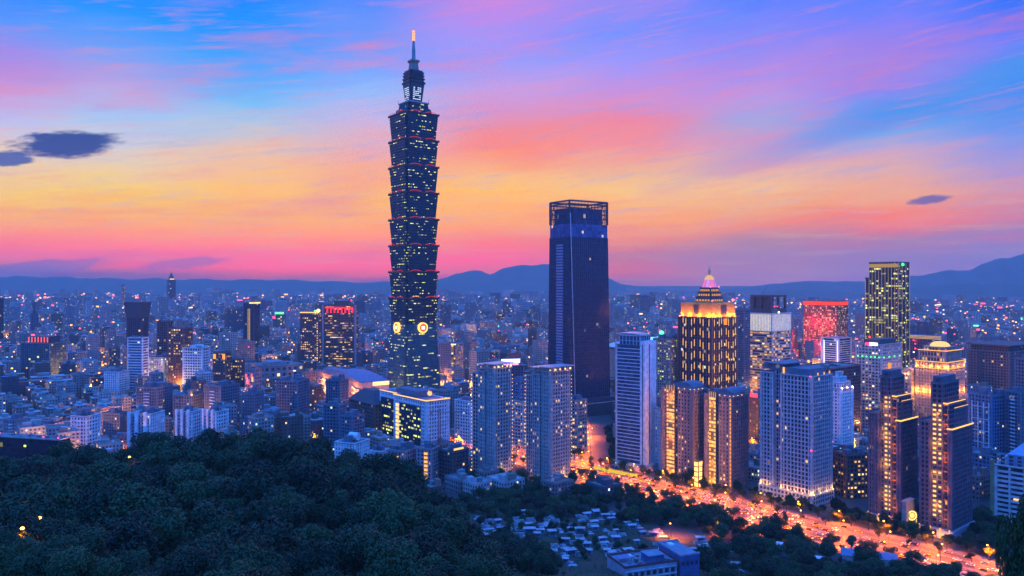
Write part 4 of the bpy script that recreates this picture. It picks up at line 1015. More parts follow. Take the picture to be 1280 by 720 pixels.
mid('striped_gold_block', 'pink gridded block with gold roof line just right of the flared pagoda tower', 'office block', 546, 570, 579, 481, 431, facade('glazing_pinkgrid', (.3, .17, .14), (.05, .03, .03), .8, .6, .5, 1.1, PAL_WARM), m_pinkt, 38, 4, 4, .7, 1.3, .5, 1.4, fn=lambda T: (T.strip(-.5, -.1, 0, T.d, T.H-.5, T.H+1.6, glow((1, .75, .45), 1.6)), T.wash(-4, T.d*.3, 8, 14000, (1, .38, .08))))
mid('rose_wide_hall', 'long rose-coloured windowless hall behind the pink-lit department store', 'hall', 312, 330, 380, 488, 459, f_pink, m_pinkt, 24, 9, 9, 1.4, 4, fn=lambda T: T.part('roof_house', m_pinkt).box(T.w*.2, T.w*.6, T.d*.2, T.d*.7, T.H+.5, T.H+6))
def store(T):
    for k in range(9):
        r = random.Random(k); y = r.uniform(0, .8)*T.d; z0 = r.uniform(.1, .8)*T.H
        T.strip(-.9, -.1, y, y+T.d*.16, z0, z0+T.H*.12, glow(((1, .25, .45), (1, .6, .3), (1, .15, .25))[k % 3], 1.2), 'sign_panel')
    T.wash(-5, T.d*.5, 6, 12000, (1, .18, .25)); T.wash(-4, T.d*.9, 20, 7000, (1, .45, .15))
mid('pink_lit_store', 'department store washed in pink light with bright signs, by the rose hall', 'store', 306, 318, 327, 512, 462, f_pink, m_pinkt, 38, 4, 5, 1.4, 2, mark='the pink-lit store', fn=store)
mid('teal_signed_block', 'teal-lit block with a green roof sign far behind the slim black tower', 'office block', 341, 356, 366, 428, 393, f_green, m_navy, 38, 5, 5, .5, 1, fn=lambda T: (T.strip(-1, -.1, T.d*.1, T.d*.8, T.H+1, T.H+6, glow((.1, 1, .25), 3), 'green_sign'), T.strip(-1, -.1, T.d*.8, T.d*1.0, T.H-12, T.H-6, glow((1, .05, .2), 3), 'red_sign')))
# shopping hall with orange-lit terraces and a blue curved roof
T = Tower('terraced_mall', 'terraced shopping hall with orange-lit stepped balconies under a wide blue roof', 'shopping hall', 396, 455, 486, 521, 470, 34, mark='the orange-lit terraced mall')
w_, d_, H = T.w, T.d, T.H; r = random.Random(5)
mb = T.part('mall_wall', m_pinkt)
mb.box(0, w_, 0, d_, 0, H-8)
for k in range(6):
    for q in range(8):
        y0 = d_*q/8; x0 = -4.5+k*.5
        T.part('balcony', m_pinkt).box(x0, -.05, y0+.5+.2*k, y0+d_/8-.6, k*6+1+.3*q % 1, k*6+3.2)
        if r.random() < .5: T.lamp(x0-.5, y0+d_/16, k*6+4, glow((1, .45, .12), 3), 1.0); 
    if k % 2 == 0:
        for q in range(3): T.wash(-7, d_*(.15+.33*q), k*6+6, 26000, (1, .33, .08))
for q in range(4): T.wash(w_*(.1+.25*q), -6, 14, 26000, (1, .33, .08))
mb = T.part('blue_roof', m_bluetin); n = 8
for q in range(n):
    a, b = q/n, (q+1)/n; zq = lambda u: H-7.5+7.5*math.sin(math.pi*min(1, u*1.05))
    mb.face([(-4, d_*a, zq(a)), (w_+3, d_*a, zq(a)-2), (w_+3, d_*b, zq(b)-2), (-4, d_*b, zq(b))])
    mb.face([(-4, d_*a, H-8.5), (-4, d_*a, zq(a)), (-4, d_*b, zq(b)), (-4, d_*b, H-8.5)][::-1])
mb.face([(-4, 0, H-8.5), (w_+3, 0, H-8.5), (w_+3, 0, H-7), (-4, 0, H-7)])
for q in range(9): T.strip(w_*(.35+.07*q), w_*(.35+.07*q)+3, -1.2, -.2, H-13, H-8.6, glow((1, .55, .22), 2.6), 'sign_panel')
T.done()
for px0, px1, pyb, Y, lab in ((552, 590, 485, 1120, 'low round hall crowned with small golden roof lamps beside the tall pagoda tower'),):
    x = (571-640)/F*Y; zt = CZ-(478-YH)/F*Y
    rt = empty('lamp_crowned_hall', (x, Y, 0)); tag(rt, lab, 'hall'); TAKEN.append((x, Y, 26))
    mb = MB(); mb.lathe([(24, 0), (24, zt-7), (25, zt-6.5), (23, zt-5), (0, zt-3)], 28); mb.build('drum_wall', m_pinkt, rt)
    for q in range(22):
        a = q*2*math.pi/22; mb = MB(); mb.lathe([(.9, zt-6), (1.3, zt-3), (.7, zt+.5), (0, zt+1)], 6, (24*math.cos(a), 24*math.sin(a))); mb.build('lamp', glow((1, .5, .14), 2.4), rt)
# dark-roofed hall and the white office with the golden roof line
T = Tower('dark_roofed_hall', 'large dark sloping-roofed hall left of the white office with golden roof line', 'hall', 436, 468, 490, 548, 496, 38)
w_, d_, H = T.w, T.d, T.H
T.block(0, w_, 0, d_, 0, H-9, f_navy, m_brown, 4, 4.2, 1.6, 1.6, .5, 2, roof=False)
mb = T.part('sloping_roof', m_dark); mb.loft([(-1, -1), (w_+1, -1), (w_+1, d_+1), (-1, d_+1)], H-9, [(w_*.4, d_*.3), (w_+.5, d_*.3), (w_+.5, d_*.7), (w_*.4, d_*.7)], H+4, uv=False); T.done()
T = Tower('golden_line_office', 'white L-shaped office with dark glass panels and a golden line of light along its roof', 'office block', 469, 533, 562, 566, 503, 40, mark='the white office with golden roof line')
w_, d_, H = T.w, T.d, T.H
f_dk = facade('glazing_officelit', (.02, .03, .05), (.015, .03, .05), .94, .5, .26, 1.5, PAL_LIME, True)
f_wo = facade('punched_office', (.60, .58, .62), (.015, .02, .03), .42, .55, .02, 1.2, PAL_WARM)
def wblock(x0, x1, y0, y1, z1):
    T.block(x0, x1, y0, y1, 0, z1, f_wo, m_white, 3.2, 3.8, 1.5, 1.6, .4, 1.8, rim=1.2)
wblock(0, w_, 0, d_*.62, H); wblock(w_*.2, w_, d_*.62+.1, d_, H+.01)
def panel(x, ya, yb, za, zb):
    gp = T.part('dark_glass_panel#%d' % int(ya), f_dk)
    nb, nf = round((yb-ya)/2.2), round((zb-za)/3.6)
    gp.face([(x, yb, za), (x, ya, za), (x, ya, zb), (x, yb, zb)], [(900, 40), (900+nb, 40), (900+nb, 40+nf), (900, 40+nf)])
    pf = T.part('panel_frame#%d' % int(ya), m_dark); pf.box(x, x+.3, ya-.3, yb+.3, za-.3, za); pf.box(x, x+.3, ya-.3, yb+.3, zb, zb+.3)
panel(-.35, d_*.10, d_*.50, 5, H-6); panel(w_*.2-.35, d_*.70, d_*.97, 5, H-6)
for k in range(9): T.strip(-.5, -.36, d_*.51, d_*.57, 6+k*4.2, 9+k*4.2, glow((1, .62, .2), 1.6), 'window')
gl2 = glow((1, .50, .10), 2.0)
T.strip(-.6, -.2, -.6, d_*.62, H+1.2, H+2.0, gl2); T.strip(w_*.2-.5, w_*.2-.2, d_*.63, d_, H+1.3, H+2.0, gl2); T.strip(-.15, w_+.3, -.6, -.2, H+1.2, H+2.0, gl2)
T.part('roof_house', m_navy).box(w_*.3, w_*.8, d_*.3, d_*.7, H+1, H+7)
T.lamp(w_*.5, d_*.15, H+6, glow((1, .16, .06), 5), 2.4, 'red_lantern'); T.wash(w_*.5, d_*.15-3, H+8, 3000, (1, .2, .08))
T.done()
# tower crane in front of it
cx, cyy = (549-640)/F*735, 735
rt = empty('tower_crane', (cx, cyy, 0)); tag(rt, 'red lattice tower crane in front of the white office with golden roof line', 'crane'); TAKEN.append((cx, cyy, 5))
m_red = plain('red_paint', (.42, .05, .06), .5)
mb = MB()
for a in (-1, 1):
    for b in (-1, 1): mb.tube((a, b, 0), (a, b, 46), .22, n=4)
for k in range(23):
    for (p, q) in (((-1, -1), (1, -1)), ((1, -1), (1, 1)), ((1, 1), (-1, 1)), ((-1, 1), (-1, -1))): mb.tube((*p, k*2), (*q, k*2+2), .12, n=4)
mb.build('mast', m_red, rt)
mb = MB()
for y in (-.7, .7): mb.tube((-9, y, 46), (26, y, 46.5), .18, n=4)
mb.tube((0, 0, 52), (26, 0, 46.8), .12, n=4); mb.tube((0, 0, 52), (-9, 0, 46.3), .12, n=4); mb.tube((0, 0, 46), (0, 0, 52), .3, n=4)
mb.build('jib', m_red, rt); mb = MB(); mb.box(-9, -6, -1, 1, 43.5, 45.8); mb.build('counterweight', m_stone, rt)

L = [  # left and centre foreground blocks
 ('apartment_block', 'tall navy apartment block with a pale window stripe, behind the white flats beside the forest', 170, 196, 216, 545, 486, f_navy, m_navy),
 ('apartment_block', 'navy apartment block with glowing windows at its roof corner, left of the twin-topped navy one', 216, 240, 256, 545, 496, f_navy, m_navy),
 ('apartment_block', 'dark navy apartment block with a bluish stripe of windows in the centre of its face', 255, 276, 300, 548, 484, f_navy, m_navy),
 ('apartment_block', 'mauve brick apartment block with plain walls, in front of the pink-lit store', 302, 318, 330, 552, 493, f_pink, m_navy),
 ('apartment_block', 'square-topped navy apartment tower in front of the orange-lit terraced mall', 345, 372, 387, 540, 478, f_navy, m_navy),
 ('apartment_block', 'dark apartment tower with balcony lights standing before the orange-lit terraced mall', 407, 425, 436, 530, 477, f_navy, m_navy),
 ('apartment_block', 'white flats with blue balconies, nearest the black glass box at the forest edge', 88, 108, 126, 576, 522, f_white, m_white),
 ('apartment_block', 'lilac-white flats with three stair towers above the tree line', 160, 188, 206, 570, 519, f_white, m_white),
 ('apartment_block', 'pale blue flats with twin lift towers at the forest edge left of the dark hilltop', 220, 240, 254, 572, 516, f_white, m_white),
 ('apartment_block', 'pale blue flats with a lit side wall right beside the twin-lift flats', 254, 270, 286, 574, 516, f_white, m_white),
 ('apartment_block', 'blue-grey block with slit windows behind the dark hilltop trees', 300, 312, 324, 566, 528, f_white, m_navy),
 ('apartment_block', 'broad blue block with large framed openings just above the dark hilltop', 322, 345, 365, 570, 524, f_navy, m_navy),
 ('apartment_block', 'grey-blue twin-gabled block left of the dark roofed hall', 404, 424, 434, 570, 508, f_navy, m_navy),
 ('apartment_block', 'blue-grey slab of flats below the dark roofed hall', 424, 440, 456, 578, 522, f_navy, m_navy),
 ('apartment_block', 'low pale houses with a rounded tank on the roof above the trees', 418, 444, 462, 590, 556, f_white, m_white),
 ('apartment_block', 'small white house with blue upper floor at the forest edge below the white office', 462, 478, 486, 600, 566, f_white, m_white),
 ('apartment_block', 'lilac flats with a lit stairwell, left wing of the pair below the tower crane', 484, 506, 522, 606, 566, f_pink, m_pinkt),
 ('apartment_block', 'lilac flats with a lit stairwell, right wing of the pair below the tower crane', 520, 540, 550, 606, 563, f_pink, m_pinkt),
 ('apartment_block', 'dark block with a glowing rooftop pavilion left of the pale twin towers', 548, 566, 586, 606, 566, f_navy, m_brown),
 ('office_block', 'white office with rows of square windows left of the nearer pale twin tower', 568, 588, 604, 560, 503, f_white, m_white),
 ('office_block', 'grey office with lit rows seen between the pale twin towers', 640, 654, 664, 562, 503, facade('punched_greylit', (.34, .31, .31), (.02, .02, .03), .7, .5, .25, 1.2, PAL_WARM, True), m_stone),
 ('office_block', 'beige office with square windows right behind the second pale twin tower', 708, 722, 734, 566, 502, facade('punched_greylit', None), m_beige),
 ('warehouse', 'blue-roofed low block seen between the pale twin towers', 636, 650, 662, 545, 478, f_navy, m_bluetin),
 ('apartment_block', 'slender grey-white flats tucked behind the brown golden-bay towers', 818, 828, 836, 588, 512, f_white, m_white),
 ('office_block', 'beige block with a grid of yellow windows right of the white banded tower', 816, 838, 852, 515, 425, facade('punched_beigelit', (.33, .27, .24), (.03, .03, .03), .5, .4, .22, 1.3, PAL_LIME), m_beige),
 ('apartment_block', 'dark low block with amber windows between the stone tower and the dark twins', 1040, 1058, 1086, 624, 570, f_brow, m_brown),
 ('apartment_block', 'blue tower outlined with pale frames right of the dark twin towers', 1210, 1240, 1262, 586, 496, f_navy, m_bluetin),
 ('apartment_block', 'deep blue block with dark balconies at the far right below the brick block', 1256, 1276, 1300, 590, 492, f_navy, m_navy),
 ('apartment_block', 'flat blue shed roof building behind the white banded flats at the right', 1208, 1238, 1262, 614, 572, f_navy, m_bluetin),
 ('apartment_block', 'tall blue slab leaving the frame at the far right edge', 1268, 1284, 1304, 580, 450, f_navy, m_navy),
 ('office_block', 'dim office block with low red sign between the brown towers and the stone tower', 936, 948, 958, 562, 498, f_brow, m_brown),
 ('office_block', 'slim grey block directly behind the gold-lit domed tower', 920, 930, 938, 500, 388, f_navy, m_navy),
 ('apartment_block', 'mauve office with stacked balconies at the left city edge beyond the black glass box', 4, 22, 34, 560, 526, f_pink, m_pinkt),
 ('apartment_block', 'rose tiled school-like block with a long window row beyond the black glass box', 34, 66, 88, 558, 532, f_pink, m_pinkt),
 ('apartment_block', 'white gabled block with pale side wall left of the bright yellow-lit block', 130, 148, 162, 500, 466, f_white, m_white),
 ('apartment_block', 'reddish block with flat white roof edge among the left-hand flats', 128, 150, 162, 552, 518, f_pink, m_navy),
]
m_lines = glow((.5, .6, .8), .5)
def extras(T, lab):
    sheds(T, 3)
    w_, d_, H = T.w, T.d, T.H
    if 'lit stairwell' in lab:
        for k in range(int(H/3.4)): T.strip(-.5, -.05, d_*.28, d_*.28+3, k*3.4+.8, k*3.4+2.8, glow((1, .5, .12), 1.4), 'window')
    elif 'pavilion' in lab: T.strip(2, w_*.7, .5, .9, H+.6, H+3, glow((1, .6, .2), 1.4), 'pavilion_glazing'); T.part('canopy', m_steel).box(1, w_*.8, 0, d_*.5, H+3.2, H+3.7)
    elif 'roof corner' in lab: T.wash(1, 1, H+3, 1500, (1, .4, .1)); T.lamp(1, 1, H+2, glow((1, .5, .12), 4), .9)
    elif 'rounded tank' in lab: T.part('tank', m_white).tube((w_*.5, d_*.2, H+5), (w_*.5, d_*.6, H+5), 3.6, n=12)
    elif 'pale frames' in lab:
        for y in (.1, .32, .55, .8): T.part('pale_frame', m_white).box(-.6, -.1, d_*y, d_*y+.8, 0, H-6)
        for k in range(6): T.part('pale_frame', m_white).box(-.5, -.1, d_*.1, d_*.8, k*H/6, k*H/6+.6)
    elif 'balconies' in lab or 'stripe' in lab:
        bb = T.part('balcony', m_white)
        for k in range(1, int(H/3.3)): bb.box(-1.1, -.02, d_*.35, d_*.62, k*3.3, k*3.3+1.0)
    elif 'red sign' in lab: T.strip(-.8, -.2, d_*.1, d_*.8, H+.6, H+4.5, glow((1, .04, .08), 3), 'red_sign')
    elif 'lift towers' in lab or 'lit side' in lab or 'stair towers' in lab:
        st = T.part('stair_tower', m_white)
        for y in (.12, .5, .84): st.box(-2.2, -.05, d_*y, d_*y+d_*.14, 0, H+3)
        bb = T.part('balcony', m_bluetin)
        for k in range(1, int(H/3.3)): bb.box(-1.3, -.02, d_*.28, d_*.47, k*3.3, k*3.3+1.0); bb.box(-1.3, -.02, d_*.66, d_*.82, k*3.3, k*3.3+1.0)
for (nm, lab, pl, pc, pr, pb, pt, gl_, wl_) in L:
    mid(nm, lab, 'flats' if nm == 'apartment_block' else nm.replace('_', ' '), pl, pc, pr, pb, pt, gl_, wl_, 38 if pl > 100 else 30, gear=3, fn=lambda T, lab=lab: extras(T, lab))

# white banded flats at the lower right, black glass box at the lower left, blue-roofed house below
T = Tower('white_banded_flats', 'white and lilac banded flats with blue roof storey at the lower right', 'flats', 1243, 1300, 1330, 664, 590, 46, mark='the white banded flats at the lower right')
w_, d_, H = T.w, T.d, T.H
T.block(0, w_, 0, d_, 0, H, g_home, m_white, 8, 3.4, 1.0, 1.5, 1.6, 1.4)
nf = T.blk[8]
T.lit('l', T.blk[7]-2, nf//2-1, glow((1, .6, .15), 1.6), .5, .4)
T.part('roof_storey', plain('blue_render', (.20, .34, .52), .8)).box(2, w_-2, 3, d_*.72, H+.5, H+9); T.part('end_wall', plain('yellow_render', (.42, .34, .16), .8)).box(-.3, 4, d_+.02, d_+2.6, 0, H+4)
for k in range(5):
    for q in range(3): T.part('roof_storey_window', m_dark).box(1.85, 1.99, 6+k*5, 8.4+k*5, H+1.2+q*2.6, H+2.8+q*2.6)
T.done()
T = Tower('black_glass_box', 'low black glass box with red roof lamps at the left forest edge', 'office block', -60, 74, 88, 600, 551, 76, mark='the black glass box at the forest edge')
w_, d_, H = T.w, T.d, T.H
T.block(0, w_, 0, d_, 0, H, facade('glazing_black', (.012, .014, .022), (.006, .009, .018), .95, .9, .004, 1, PAL_LIME), None, 4, 4, 0, 0, .1)
r = random.Random(2)
for q in range(26):
    x, y = r.uniform(2, w_-3), r.uniform(2, d_-3); T.part('rooftop_machinery', m_steel).box(x, x+r.uniform(1, 3), y, y+r.uniform(1, 4), H+.5, H+r.uniform(1.2, 2.6)+.01*q)
for x, y in ((1, 2), (1, d_*.15), (w_*.5, d_*.6)): T.lamp(x, y, H+2.2, glow((1, .05, .1), 6), .55, 'beacon')
T.strip(-.3, -.05, d_*.30, d_*.30+2.2, H-7, H-5.4, glow((.6, 1, .1), 2.4), 'green_sign'); T.done()
hx, hy = (812-640)/F*395, 395.
rt = empty('roof_terrace_house', (hx, hy, hill(hx, hy)-4), R(20)); rt.scale = (.86, .86, .9); tag(rt, 'flat-roofed blue and lilac building with red-brown parapet below the hillside graves', 'house')
TAKEN.append((hx, hy, 34))
m_lil = plain('lilac_render', (.42, .40, .50), .8); m_dbl = plain('deep_blue_render', (.10, .13, .30), .8); m_rb = plain('red_brown_tile', (.26, .09, .10), .8); m_br = plain('roof_blue_grey', (.16, .25, .32), .7)
def hbox(nm, mt, *b): mb = MB(); mb.box(*b); return mb.build(nm, mt, rt)
zt = 13.5
hbox('main_wall', m_lil, -24, 10, -14, 8, 0, zt-.02); hbox('roof_deck', m_br, -23.4, 9.4, -13.4, 7.4, zt, zt+.2)
hbox('parapet', m_rb, -24, 10, 7.5, 8, zt+.02, zt+1.4); hbox('parapet', m_rb, -24, -23.5, -14, 7.48, zt+.02, zt+1.4); hbox('parapet', m_rb, -23.48, 10, -14, -13.5, zt+.02, zt+1.4)
hbox('stair_house', m_dbl, -8, 2, -13, -4, zt+.22, zt+4.5); hbox('stair_roof', m_br, -8.4, 2.4, -13.4, -3.6, zt+4.52, zt+4.9)
hbox('wing_wall', m_dbl, 11, 24, -16, 8, 0, zt+3.4); hbox('wing_roof', m_br, 11.5, 23.5, -15.5, 7.5, zt+3.42, zt+3.6); hbox('wing_parapet', m_lil, 10.9, 24.1, 7.6, 8.1, zt+3.42, zt+4.5); hbox('wing_parapet', m_lil, 10.9, 11.4, -16, 7.58, zt+3.42, zt+4.5)
hbox('wing_parapet', m_lil, 11.42, 24.1, -16.1, -15.6, zt+3.42, zt+4.5)
hbox('wing_band', m_rb, 10.7, 10.98, -16, 7, zt-2, zt+1)
for q in range(5): hbox('window', f_navy, 10.6, 10.69, -15+q*4.2, -12+q*4.2, zt-5, zt-2)
for q in range(8): hbox('window', m_dark, -22+q*4, -19.6+q*4, -14.12, -14.02, zt-5, zt-2.6)
hbox('skylight', m_white, -18, -10, 1, 5, zt+.22, zt+.8); hbox('roof_tank', m_steel, -14, -12, -8, -6, zt+.22, zt+2.4); hbox('air_unit', m_white, 14, 17, 0, 4, zt+3.62, zt+4.8)

r = random.Random(14)
for q in range(16):
    x, y = r.uniform(-22, 6), r.uniform(-12, 6)
    if -9 < x < 3 and y < -3: continue
    a, b = r.uniform(.8, 2.4), r.uniform(.8, 2); hbox('air_unit', r.choice((m_white, m_steel, m_navy)), x, x+a, y, y+b, zt+.22, zt+r.uniform(.7, 1.6)+.01*q)
for q in range(8): hbox('window', m_dark, -22+q*4, -19.6+q*4, -14.12, -14.02, zt-9, zt-6.6)
for zz in (zt-2.0, zt-6.0): hbox('sill_band', m_white, -24.1, 10, -14.3, -14.03, zz, zz+.35)
for q in range(4): hbox('window', m_dark, 12+q*3, 13.8+q*3, -16.08, -16.02, zt-2, zt+.2)
mb = MB()
for q in range(12): mb.tube((-23.7+q*2.8, -13.8, zt+1.4), (-23.7+q*2.8, -13.8, zt+2.3), .05, n=4)
mb.tube((-23.7, -13.8, zt+2.3), (7.1, -13.8, zt+2.3), .06, n=4); mb.build('railing', m_steel, rt)
hbox('awning', m_bluetin, -23, -15, -6, 0, zt+2.6, zt+2.75); hbox('awning_post', m_steel, -22.8, -22.6, -5.8, -5.6, zt+.22, zt+2.59); hbox('awning_post', m_steel, -15.4, -15.2, -5.8, -5.6, zt+.22, zt+2.59)
# far landmarks and bright signs in the hazy city
def far_tower(name, label, px, Y, wpx, pyt, mat, fn=None, mark=None):
    x = (px-640)/F*Y; wd = wpx/F*Y*.72; h = CZ-(pyt-YH)/F*Y
    rt = empty(name, (x, Y, 0), R(38)); tag(rt, label, 'tower'); TAKEN.append((x, Y, wd)); 
    if mark: LMK.append((px, Y, mark))
    mb = MB(); mb.walls(-wd/2, wd/2, -wd/2, wd/2, 0, h, 5, 4.5); mb.build('shaft', mat, rt)
    if fn: fn(rt, wd, h)
    return rt
def cap(rt, wd, h):
    mb = MB(); s = wd/2
    mb.loft([(-s*.8, -s*.8), (s*.8, -s*.8), (s*.8, s*.8), (-s*.8, s*.8)], h, [(-s*.55, -s*.55), (s*.55, -s*.55), (s*.55, s*.55), (-s*.55, s*.55)], h+16, uv=False)
    mb.loft([(-s*.5, -s*.5), (s*.5, -s*.5), (s*.5, s*.5), (-s*.5, s*.5)], h+16, [(-1, -1), (1, -1), (1, 1), (-1, 1)], h+42, uv=False); mb.build('pyramid_top', m_dark, rt)
    mb = MB(); mb.box(-s*.6, s*.6, -s*.84, -s*.8, h+2, h+8); mb.build('light_band', glow((1, .6, .2), 1.6), rt)
far_tower('distant_skyscraper', 'tall grey-blue skyscraper with a pyramid top far away in the haze at the left', 214, 4300, 12, 350, g_dark, cap, 'the far pyramid-topped skyscraper')
def slender(rt, wd, h):
    mb = MB(); mb.tube((0, 0, h), (0, 0, h+34), 5, 1, 6); mb.build('spire', m_dark, rt)
far_tower('hazy_tower', 'stepped blue tower with thin spire in the hazy left of the city', 43, 2100, 11, 392, f_navy, slender, 'the thin-spired hazy tower')
far_tower('hazy_tower', 'pair-like brown tower with vertical pale stripes beyond the pale twin towers', 624, 2600, 13, 391, f_brow)
far_tower('hazy_tower', 'greenish lit office far behind the dark tapered tower', 652, 2900, 22, 387, f_green)
far_tower('hazy_tower', 'dark tower cut off by the left edge of the city', -2, 1900, 14, 373, g_dark)
far_tower('hazy_tower', 'orange-lit slim tower in the far haze above the flared dark tower', 154, 4600, 5, 356, f_brow)
def arena():
    Y = 1750.; x = (826-640)/F*Y
    rt = empty('arena', (x, Y, 0)); tag(rt, 'low arena with a teal-lit shallow roof and green sign behind the white banded tower', 'arena'); TAKEN.append((x, Y, 75))
    mb = MB(); mb.lathe([(72, 0), (74, 24), (72, 27)], 32); mb.build('arena_wall', m_white, rt)
    mb = MB(); mb.smooth = True; mb.lathe([(74, 27.2), (60, 36), (36, 43), (0, 46)], 32); mb.build('arena_roof', plain('teal_roof', (.10, .42, .42), .6), rt)
    for q in range(5):
        l = bpy.data.lights.new('roof_floodlight', 'POINT'); l.energy = 26000; l.color = (.08, 1, .62); l.shadow_soft_size = 1
        o = bpy.data.objects.new('roof_floodlight', l); COL.objects.link(o); o.parent = rt; o.location = (-50+q*25, -20, 58)
    mb = MB(); mb.lathe([(0, 52), (5, 55), (5, 59), (0, 62)], 10, (-6, -40)); mb.build('green_sign', glow((.08, 1, .5), 4), rt)
    mb = MB(); mb.tube((-6, -40, 36), (-6, -40, 52), .8); mb.build('sign_post', m_steel, rt)
arena()
Y = 1180.; x = (800-640)/F*Y
rt = empty('curved_roof_hall', (x, Y, 0), R(20)); tag(rt, 'exhibition hall with a pale curved roof edge behind the white banded tower', 'hall'); TAKEN.append((x, Y, 60)); LMK.append((800, 1180, 'the pale curved-roof hall'))
mb = MB(); n = 14
for q in range(n):
    a, b = -1+2*q/n, -1+2*(q+1)/n; zq = lambda u: 74+9*(1-u*u)
    mb.face([(a*58, -24, zq(a)), (b*58, -24, zq(b)), (b*58, 24, zq(b)-4), (a*58, 24, zq(a)-4)]); mb.face([(a*58, -24, zq(a)-2), (b*58, -24, zq(b)-2), (b*58, -24, zq(b)), (a*58, -24, zq(a))])
mb.build('curved_roof', m_white, rt); mb = MB(); mb.box(-54, 54, -20, 20, 0, 70); mb.build('hall_wall', m_beige, rt)
# sign on the roof behind the twin towers
Y = 1080.; x = (636-640)/F*Y
rt = empty('signed_block', (x, Y, 0), R(12)); tag(rt, 'low block carrying a glaring blue-white and pink roof sign behind the pale twin towers', 'office block'); TAKEN.append((x, Y, 24))
mb = MB(); mb.walls(-18, 18, -12, 12, 0, 54, 4, 4); mb.build('block_wall', f_navy, rt)
mb = MB(); mb.box(-13, 13, -12.6, -12, 58, 63); mb.build('sign_panel', glow((.55, .6, 1), 5), rt); mb = MB(); mb.box(-11, 11, -12.6, -12, 55, 57.6); mb.build('sign_panel', glow((1, .25, .5), 3), rt)
mb = MB(); mb.box(-12, -11.5, -11.9, -11.4, 54, 62); mb.box(11.5, 12, -11.9, -11.4, 54, 62); mb.build('sign_frame', m_steel, rt)

# ------------------------------------------------------------------ the carpet of ordinary blocks
ROADS = [((-10, 778), (58, 700)), ((58, 700), (128, 620)), ((128, 620), (236, 497)), ((236, 497), (330, 390)), ((60, 697), (78, 930))]
def road_dist(x, y):
    b = 1e9
    for (ax, ay), (bx, by) in ROADS:
        dx, dy = bx-ax, by-ay; t_ = max(0, min(1, ((x-ax)*dx+(y-ay)*dy)/(dx*dx+dy*dy)))
        b = min(b, math.hypot(x-ax-t_*dx, y-ay-t_*dy))
    return b
r = random.Random(11)
TINTS = [tuple(c*.72 for c in q) for q in [(.46, .46, .48), (.36, .35, .35), (.43, .36, .31), (.24, .15, .12), (.60, .60, .60), (.13, .14, .17), (.30, .33, .38), (.40, .30, .29), (.52, .50, .46)]]
TNAME = ['pale grey', 'grey', 'beige', 'brick red', 'white', 'dark', 'blue-grey', 'rose', 'cream']
ROOFS = [(.30, .33, .36), (.22, .24, .26), (.18, .30, .36), (.45, .47, .5), (.16, .22, .2), (.34, .2, .17)]
G = []
th = R(38); ct, sn_ = math.cos(th), math.sin(th)
def clear(x, y, rad):
    for (a, b, c) in TAKEN:
        if (x-a)**2+(y-b)**2 < (rad+c*.86)**2: return False
    return True
def spread(y0, y1, step, hfun, wmin, wmax):
    ext = int(y1*1.5/step)
    for i in range(-ext, ext):
        for j in range(-ext, ext):
            gx, gy = i*step+r.uniform(-.18, .18)*step, j*step+r.uniform(-.18, .18)*step
            x, y = gx*ct-gy*sn_, gx*sn_+gy*ct
            if not (y0 <= y < y1) or abs(x) > y*.78+60: continue
            if y < 760 and (hill(x, y) > -1.5): continue
            a, b = r.uniform(wmin, wmax), r.uniform(wmin, wmax)
            if y > 900 and r.random() < .07: a *= 1.7
            rad = math.hypot(a, b)/2
            if road_dist(x, y) < rad+34 and y < 960: continue
            if y < 2400 and not clear(x, y, rad*.9): continue
            h = hfun(x, y)
            if h < 4: continue
            G.append((x, y, a, b, h, r.randrange(len(TINTS)), r.randrange(len(ROOFS)), r.random()))
def h1(x, y):
    p = 640+F*x/y
    if p < 190: return r.choice((9, 12, 12, 15, 15, 18)) if r.random() < .86 else r.uniform(22, 36)
    if p > 740 and y < 900: return r.uniform(8, 20)
    if 560 < p < 760 and y < 900: return r.uniform(6, 14)
    if 390 < p <= 560 and y < 820: return r.uniform(8, 14)
    v = r.random()
    return r.uniform(12, 22) if v < .55 else (r.uniform(20, 34) if v < .93 else r.uniform(34, 48))
def h2(x, y):
    v = r.random(); return r.uniform(12, 24) if v < .55 else (r.uniform(22, 42) if v < .93 else r.uniform(45, 78))
def h3(x, y):
    p = 640+F*x/y
    v = r.random(); k = .75 if p > 900 else 1.
    return k*(r.uniform(12, 28) if v < .55 else (r.uniform(25, 50) if v < .94 else r.uniform(55, 105)))
spread(600, 1150, 29, h1, 13, 23)
spread(1150, 1900, 34, h2, 15, 27)
spread(1900, 3400, 46, h3, 20, 36)
spread(3400, 5600, 72, h3, 30, 58)
spread(5600, 8300, 115, h3, 45, 90)
m_city = facade('city_facade', None, (.025, .035, .05), .5, .5, None, 1.35, PAL_MIX)
